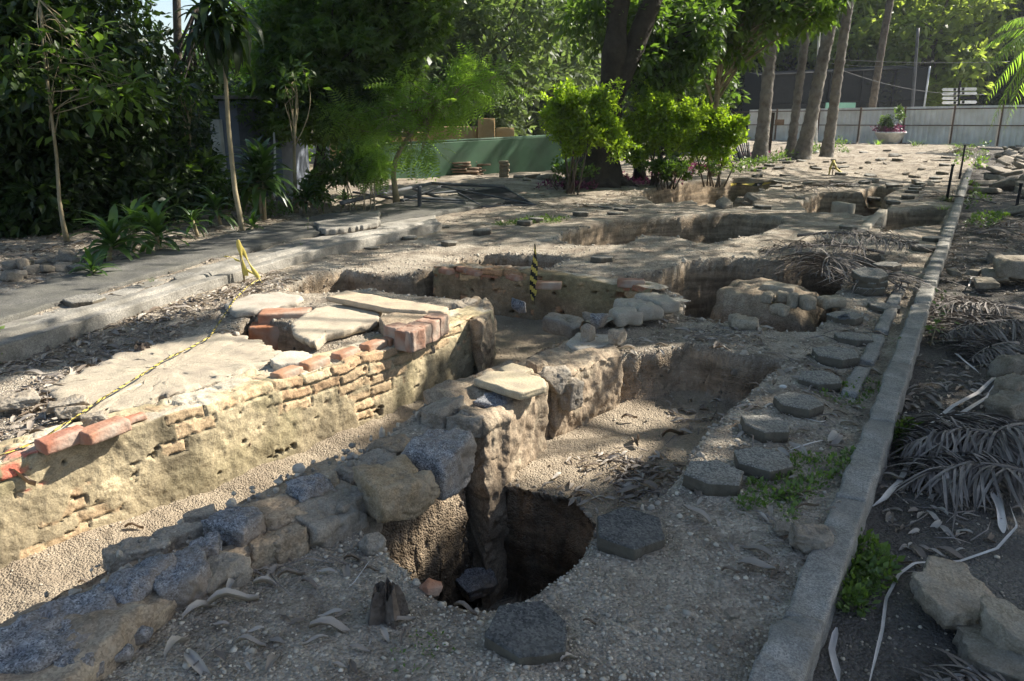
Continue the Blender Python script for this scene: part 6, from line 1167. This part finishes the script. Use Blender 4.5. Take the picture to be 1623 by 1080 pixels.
# twigs
mb = MB(); P = scatter([(q, max(8, k // 9)) for q, k in LR], rg2, 0)
for p in P:
    a = rg2.uniform(0, 6.28); L = rg2.uniform(.05, .28); mb.tube([p + [0, 0, .01], p + [math.cos(a) * L * .5, math.sin(a) * L * .5, .02 + rg2.uniform(0, .02)], p + [math.cos(a + .2) * L, math.sin(a + .2) * L, .01]], [.004, .003, .0015], 4, C=np.full(3, rg2.uniform(.3, .7)))
tag(mb.build('twig_litter', M_pale if False else M_frond, None), kind='stuff')
# gravel: real little stones, thick near the camera
rg2 = np.random.default_rng(1300); N = 42000; y = 1.4 + 9 * rg2.random(N) ** 1.7; x = rg2.uniform(-.72, .72, N) * y; q = np.stack([x, y], 1); Pq, zz, W = ground_sheet(q); ks_ = kerb_side(q)
ok = (W < .5) & ((W > -.5) | (rg2.random(N) < .12)) & ((fbm(q, .5, 3, 8) > -.25) | (rg2.random(N) < .3)) & (ks_ < -.1) | ((ks_ > .1) & (rg2.random(N) < .12)); Pq = np.concatenate([Pq, zz[:, None]], 1)[ok]; n = len(Pq); s = (rg2.lognormal(-5.35, .42, n)).clip(.002, .02) * (1 + .06 * Pq[:, 1])
D, T = ico(1); d = D[None] * (1 + .25 * rg2.normal(size=(n, len(D), 1))) * s[:, None, None] * np.array([1, .85, .6]); ang = rg2.uniform(0, 6.28, n); c_, s2 = np.cos(ang)[:, None], np.sin(ang)[:, None]; d = np.stack([d[..., 0] * c_ - d[..., 1] * s2, d[..., 0] * s2 + d[..., 1] * c_, d[..., 2]], -1)
V = (d + Pq[:, None] + [0, 0, .0015]).reshape(-1, 3); T = (T[None] + (np.arange(n) * len(D))[:, None, None]).reshape(-1, 3); C = np.repeat(rg2.choice([.28, .42, .5, .58, .72], n)[:, None] * np.array([1, .96, .9]), len(D), 0)
M_peb = surf('gravel_stones', (.28,.25,.20), (.48,.44,.375), 20, bump=.1, attr=True)
tag(mesh('gravel', V, T, M_peb, None, C), kind='stuff'); print('pebbles', n)
# clods and crumbs along pit rims and shelf
def chips(name, P, s, m, seed, C=(.28,.42,.5,.58)):
    r3 = np.random.default_rng(seed); D, T = ico(2); n = len(P); ns = r3.normal(size=(n, 9, 3)); ns /= np.linalg.norm(ns, axis=2)[..., None]; ds = r3.uniform(.55, 1, (n, 9))
    r = np.minimum(1.1, 1 / np.maximum((np.einsum('vk,npk->nvp', D, ns).clip(0) / ds[:, None]).max(2), .5)); V = D[None] * r[..., None] * s[:, None, None] * r3.uniform(.6, 1.2, (n, 1, 3)) + P[:, None]
    T = (T[None] + (np.arange(n) * len(D))[:, None, None]).reshape(-1, 3); cc = np.repeat(r3.choice(C, n)[:, None] * np.array([1, .97, .93]), len(D), 0); return tag(mesh(name, V.reshape(-1, 3), T, m, None, cc, smooth=False), kind='stuff')
# crumbs fallen along the rims, and stones showing in the cut earth
r3 = np.random.default_rng(1500); L1, L2_ = [], []
for poly, D_, B_, _b in PITS:
    q = resample(poly, .028); q = q[q[:, 1] < 12]
    if len(q): L1.append(q + r3.normal(size=q.shape) * .035)
    q = resample(poly, .022); q = q[q[:, 1] < 10]
    if len(q):
        for _ in range(2): L2_.append(q + r3.normal(size=q.shape) * .10)
q = np.concatenate(L1); Pq, zz, W = ground_sheet(q); k = W < .5; P = np.concatenate([Pq, zz[:, None]], 1)[k]; chips('rim_crumbs', P + [0, 0, .003], r3.lognormal(-4.55, .45, len(P)).clip(.005, .035), M_peb, 1)
q = np.concatenate(L2_); Pq, zz, W = ground_sheet(q); k = (W > .5) & (r3.random(len(q)) < .5); P = np.concatenate([Pq, zz[:, None]], 1)[k]; chips('pit_wall_stones', P, r3.lognormal(-4.6, .55, len(P)).clip(.005, .05), M_stone, 2, (.2, .28, .36))
q = G((0,985),(180,890),(300,826),(470,752),(560,704)); q = resample(q, .012, closed=False); q = np.concatenate([q + ACROSS * t for t in (.14, .18, .22, .27, .31)]) + r3.normal(size=(len(q) * 5, 2)) * .025; P = np.concatenate([q, .075 + r3.normal(size=(len(q), 1)) * .015], 1)
k = r3.random(len(P)) < .30; chips('rubble_chips', P[k], r3.lognormal(-4.5, .45, k.sum()).clip(.005, .03), M_peb, 3)
# stumps
for u, v, r, h, lab in [(615,968,.055,.13,'small splintered dark stump on the near gravel'),(226,560,.05,.12,'little grey rotten stump on the left platform')]:
    p = g3(u, v); n = 22; a = np.arange(n) / n * 6.283; rs = r * (1 + .25 * np.sin(a * 5 + 1) + .12 * rg2.normal(size=n)); V = []; zs = [0, .3, .6, .85, 1.0]
    tops = .6 + .5 * rg2.random(n); 
    for k, z in enumerate(zs): V.append(np.stack([rs * (1.25 - .35 * z) * np.cos(a), rs * (1.25 - .35 * z) * np.sin(a), h * z * tops - .01], 1))
    for k, f in enumerate((.7, .4, .05)): V.append(np.stack([rs * f * np.cos(a), rs * f * np.sin(a), h * (.75 - .1 * k) * (.5 + .9 * rg2.random(n))], 1))
    V = np.concatenate(V); i = np.arange(7)[:, None] * n; j = np.arange(n)[None]; q = np.stack([i + j, i + (j + 1) % n, i + n + (j + 1) % n, i + n + j], -1).reshape(-1, 4); o = mesh('stump', V, q, M_stump, None, smooth=False); o.location = p; tag(o, lab, 'stump')
# ================================================================ WEEDS
def weedmat(label, region, n, size, h, seed, mat='weed', kind='diamond', name='weed_patch', cat='weed', nl=16):
    rg3 = np.random.default_rng(seed); P = scatter([(region, n)], rg3, 0); P[:, 2] += rg3.random(len(P)) * h; c = P.mean(0)
    V, T, C = clumps(P, .035 + h * .3, nl, size, kind, rg3, -.5); tag(mesh(name, V, T, ML[mat], None, C, smooth=False, loc=c), label, cat, None, 'stuff')
weedmat('round leafy weed clump growing at the right foot of the near kerb', [(1352,850),(1375,828),(1400,850),(1412,880),(1385,925),(1345,945),(1340,920)], 60, .028, .06, 1, nl=20)
weedmat('green ground cover spreading between the touching pavers and the kerb', [(1165,800),(1195,775),(1245,735),(1300,725),(1358,715),(1352,745),(1300,775),(1285,800),(1240,800)], 120, .022, .02, 2, nl=10)
weedmat('bright ground weeds beside the kerb above the ground cover', [(1290,625),(1340,605),(1402,590),(1395,612),(1350,650),(1330,640)], 40, .022, .02, 3, nl=8)
weedmat('small weed strip at the right foot of the kerb in its middle', [(1418,690),(1430,640),(1455,660),(1450,690),(1430,700)], 40, .03, .05, 4, nl=12)
weedmat('moss green sprouts at the lower end of the ground cover', [(1232,790),(1290,780),(1270,840),(1235,850)], 26, .024, .015, 5, nl=8)
weedmat('sprouts left of the touching pavers', [(1165,805),(1230,800),(1210,815),(1170,815)], 16, .024, .015, 6, nl=8)
weedmat('tiny green sprouts left of the nearest paver', [(640,1010),(740,1000),(730,1030),(620,1075)], 18, .014, .008, 7, nl=6)
weedmat('green lawn patch behind the two touching pavers', [(770,358),(850,345),(905,350),(870,356),(800,360)], 200, .03, .03, 8, nl=8)
weedmat('green weeds at the left edge by the grooved edging', [(-20,540),(20,535),(25,560),(-10,575)], 24, .05, .08, 9, nl=14)
weedmat('sunlit weeds at the foot of the third palm trunk', [(1255,245),(1300,236),(1330,228),(1345,236),(1290,250)], 60, .09, .3, 10, nl=14)
weedmat('yellow green weeds at the foot of the leftmost palm trunk', [(1150,275),(1200,255),(1250,245),(1260,255),(1190,278)], 80, .08, .25, 11, nl=14)
weedmat('tall weeds by the farther iron stake', [(1510,270),(1525,240),(1565,235),(1565,260),(1535,275)], 70, .09, .35, 12, nl=14)
weedmat('weeds between the kerb and the stone heap', [(1535,330),(1530,280),(1560,285),(1565,320)], 50, .06, .1, 13, nl=12)
weedmat('weeds at the dark walk beyond the kerb weeds', [(1530,350),(1545,330),(1600,335),(1580,352)], 50, .05, .06, 14, nl=10)
for i, (u, v, n, s, lab) in enumerate([(1340,240,40,.5,'tall dry grass tuft right of the fourth palm'),(1525,240,60,.9,'long arching grass tuft at the far kerb end'),(1455,232,30,.7,'grass tuft against the fence right of the planter'),(1390,232,24,.6,'grass tuft left of the planter'),(1498,318,40,.3,'grass tuft at the nearer iron stake'),(1240,245,40,.4,'grass tuft between the two left palms'),(478,395,18,.14,'wispy grass on the edging'),(390,435,14,.12,'grass blades at the yellow tape stick'),(240,452,14,.1,'short grass on the walkway seam'),(1180,262,40,.35,'grass tuft by the wooden post'),(60,520,16,.12,'short grass at the gutter on the left'),(1495,330,30,.2,'low grass at the kerb by the far pits')]):
    p = g3(u, v); rg3 = np.random.default_rng(1400 + i); a = rg3.uniform(0, 6.28, n); V, T, C = leafset(rg3.normal(size=(n, 3)) * [s * .2, s * .12, 0], np.stack([np.cos(a), np.sin(a), np.zeros(n)], 1), s * rg3.uniform(.6, 1.4, n), 'blade', rg3, roll=.1); o = mesh('grass_tuft', V, T, ML['light' if i % 2 else 'weed'], None, C); o.location = p; tag(o, lab, 'grass')
def sprig(label, u, v, h, n, size, seed, lean=(.05, 0), z=None, r=.05):
    rg3 = np.random.default_rng(seed); p = at(u, v, z) if z is not None else g3(u, v); root = empty('sprig', tuple(p), label, 'weed'); t = np.linspace(0, 1, 8); P = np.stack([lean[0] * t * h * 3, lean[1] * t * h, h * t], 1); mb = MB(); mb.tube(P, np.linspace(.006, .002, 8), 5); mb.build('stem', M_twig, root)
    q = rg3.uniform(.15, 1, n); B = np.stack([np.interp(q, t, P[:, k]) for k in range(3)], 1) + rg3.normal(size=(n, 3)) * r * .5; a = rg3.uniform(0, 6.28, n); V, T, C = leafset(B, np.stack([np.cos(a), np.sin(a), rg3.uniform(-.3, .6, n)], 1), size * rg3.uniform(.7, 1.2, n), 'broad', rg3); mesh('leaves', V, T, ML['weed'], root, C)
sprig('tall sprig of oval leaves growing from the right foot of the kerb', 1474, 548, .42, 46, .06, 1, z=-.11, r=.09)
sprig('young green shoot on the edge of the shelf floor', 815, 705, .08, 7, .05, 2, z=-.37)
sprig('small pale shoot on the walkway edge', 487, 372, .25, 20, .03, 3)
sprig('small sprig at the kerb beside the cracked outer piece', 1424, 545, .06, 14, .03, 4)
# crumpled foil
V, T = rockV((.085, .06, .03), 77, 3, planes=20, p=60, rough=.5); o = mesh('foil_scrap', V, T, M_grey, None, smooth=False); p = at(1340, 497, .1); o.location = (p[0], p[1], gz(p[0], p[1]) + .075); tag(o, 'crumpled silver blue foil scrap lying on a hexagonal paver', 'litter')
V, T = rockV((.04, .025, .02), 78, 3, planes=10, p=60, rough=.2); o = mesh('shell_scrap', V, T, M_white, None, smooth=False); p = g3(1240, 618); o.location = p + [0, 0, .01]; tag(o, 'small white scrap on the gravel below the pale paver', 'litter')

# ================================================================ HAZE: the morning air over the whole site
hm = bpy.data.materials.new('pale_haze'); hm.use_nodes = True; ht = hm.node_tree; ht.nodes.clear(); ho = ht.nodes.new('ShaderNodeOutputMaterial'); hv = ht.nodes.new('ShaderNodeVolumePrincipled')
hv.inputs['Color'].default_value = (.86, .93, 1, 1); hv.inputs['Density'].default_value = HAZE; hv.inputs['Anisotropy'].default_value = .3; ht.links.new(hv.outputs[0], ho.inputs['Volume'])
mb = MB(); mb.box((0, 0, 14), (720, 720, 34)); h_ = mb.build('haze', hm, None, False); tag(h_, kind='stuff')
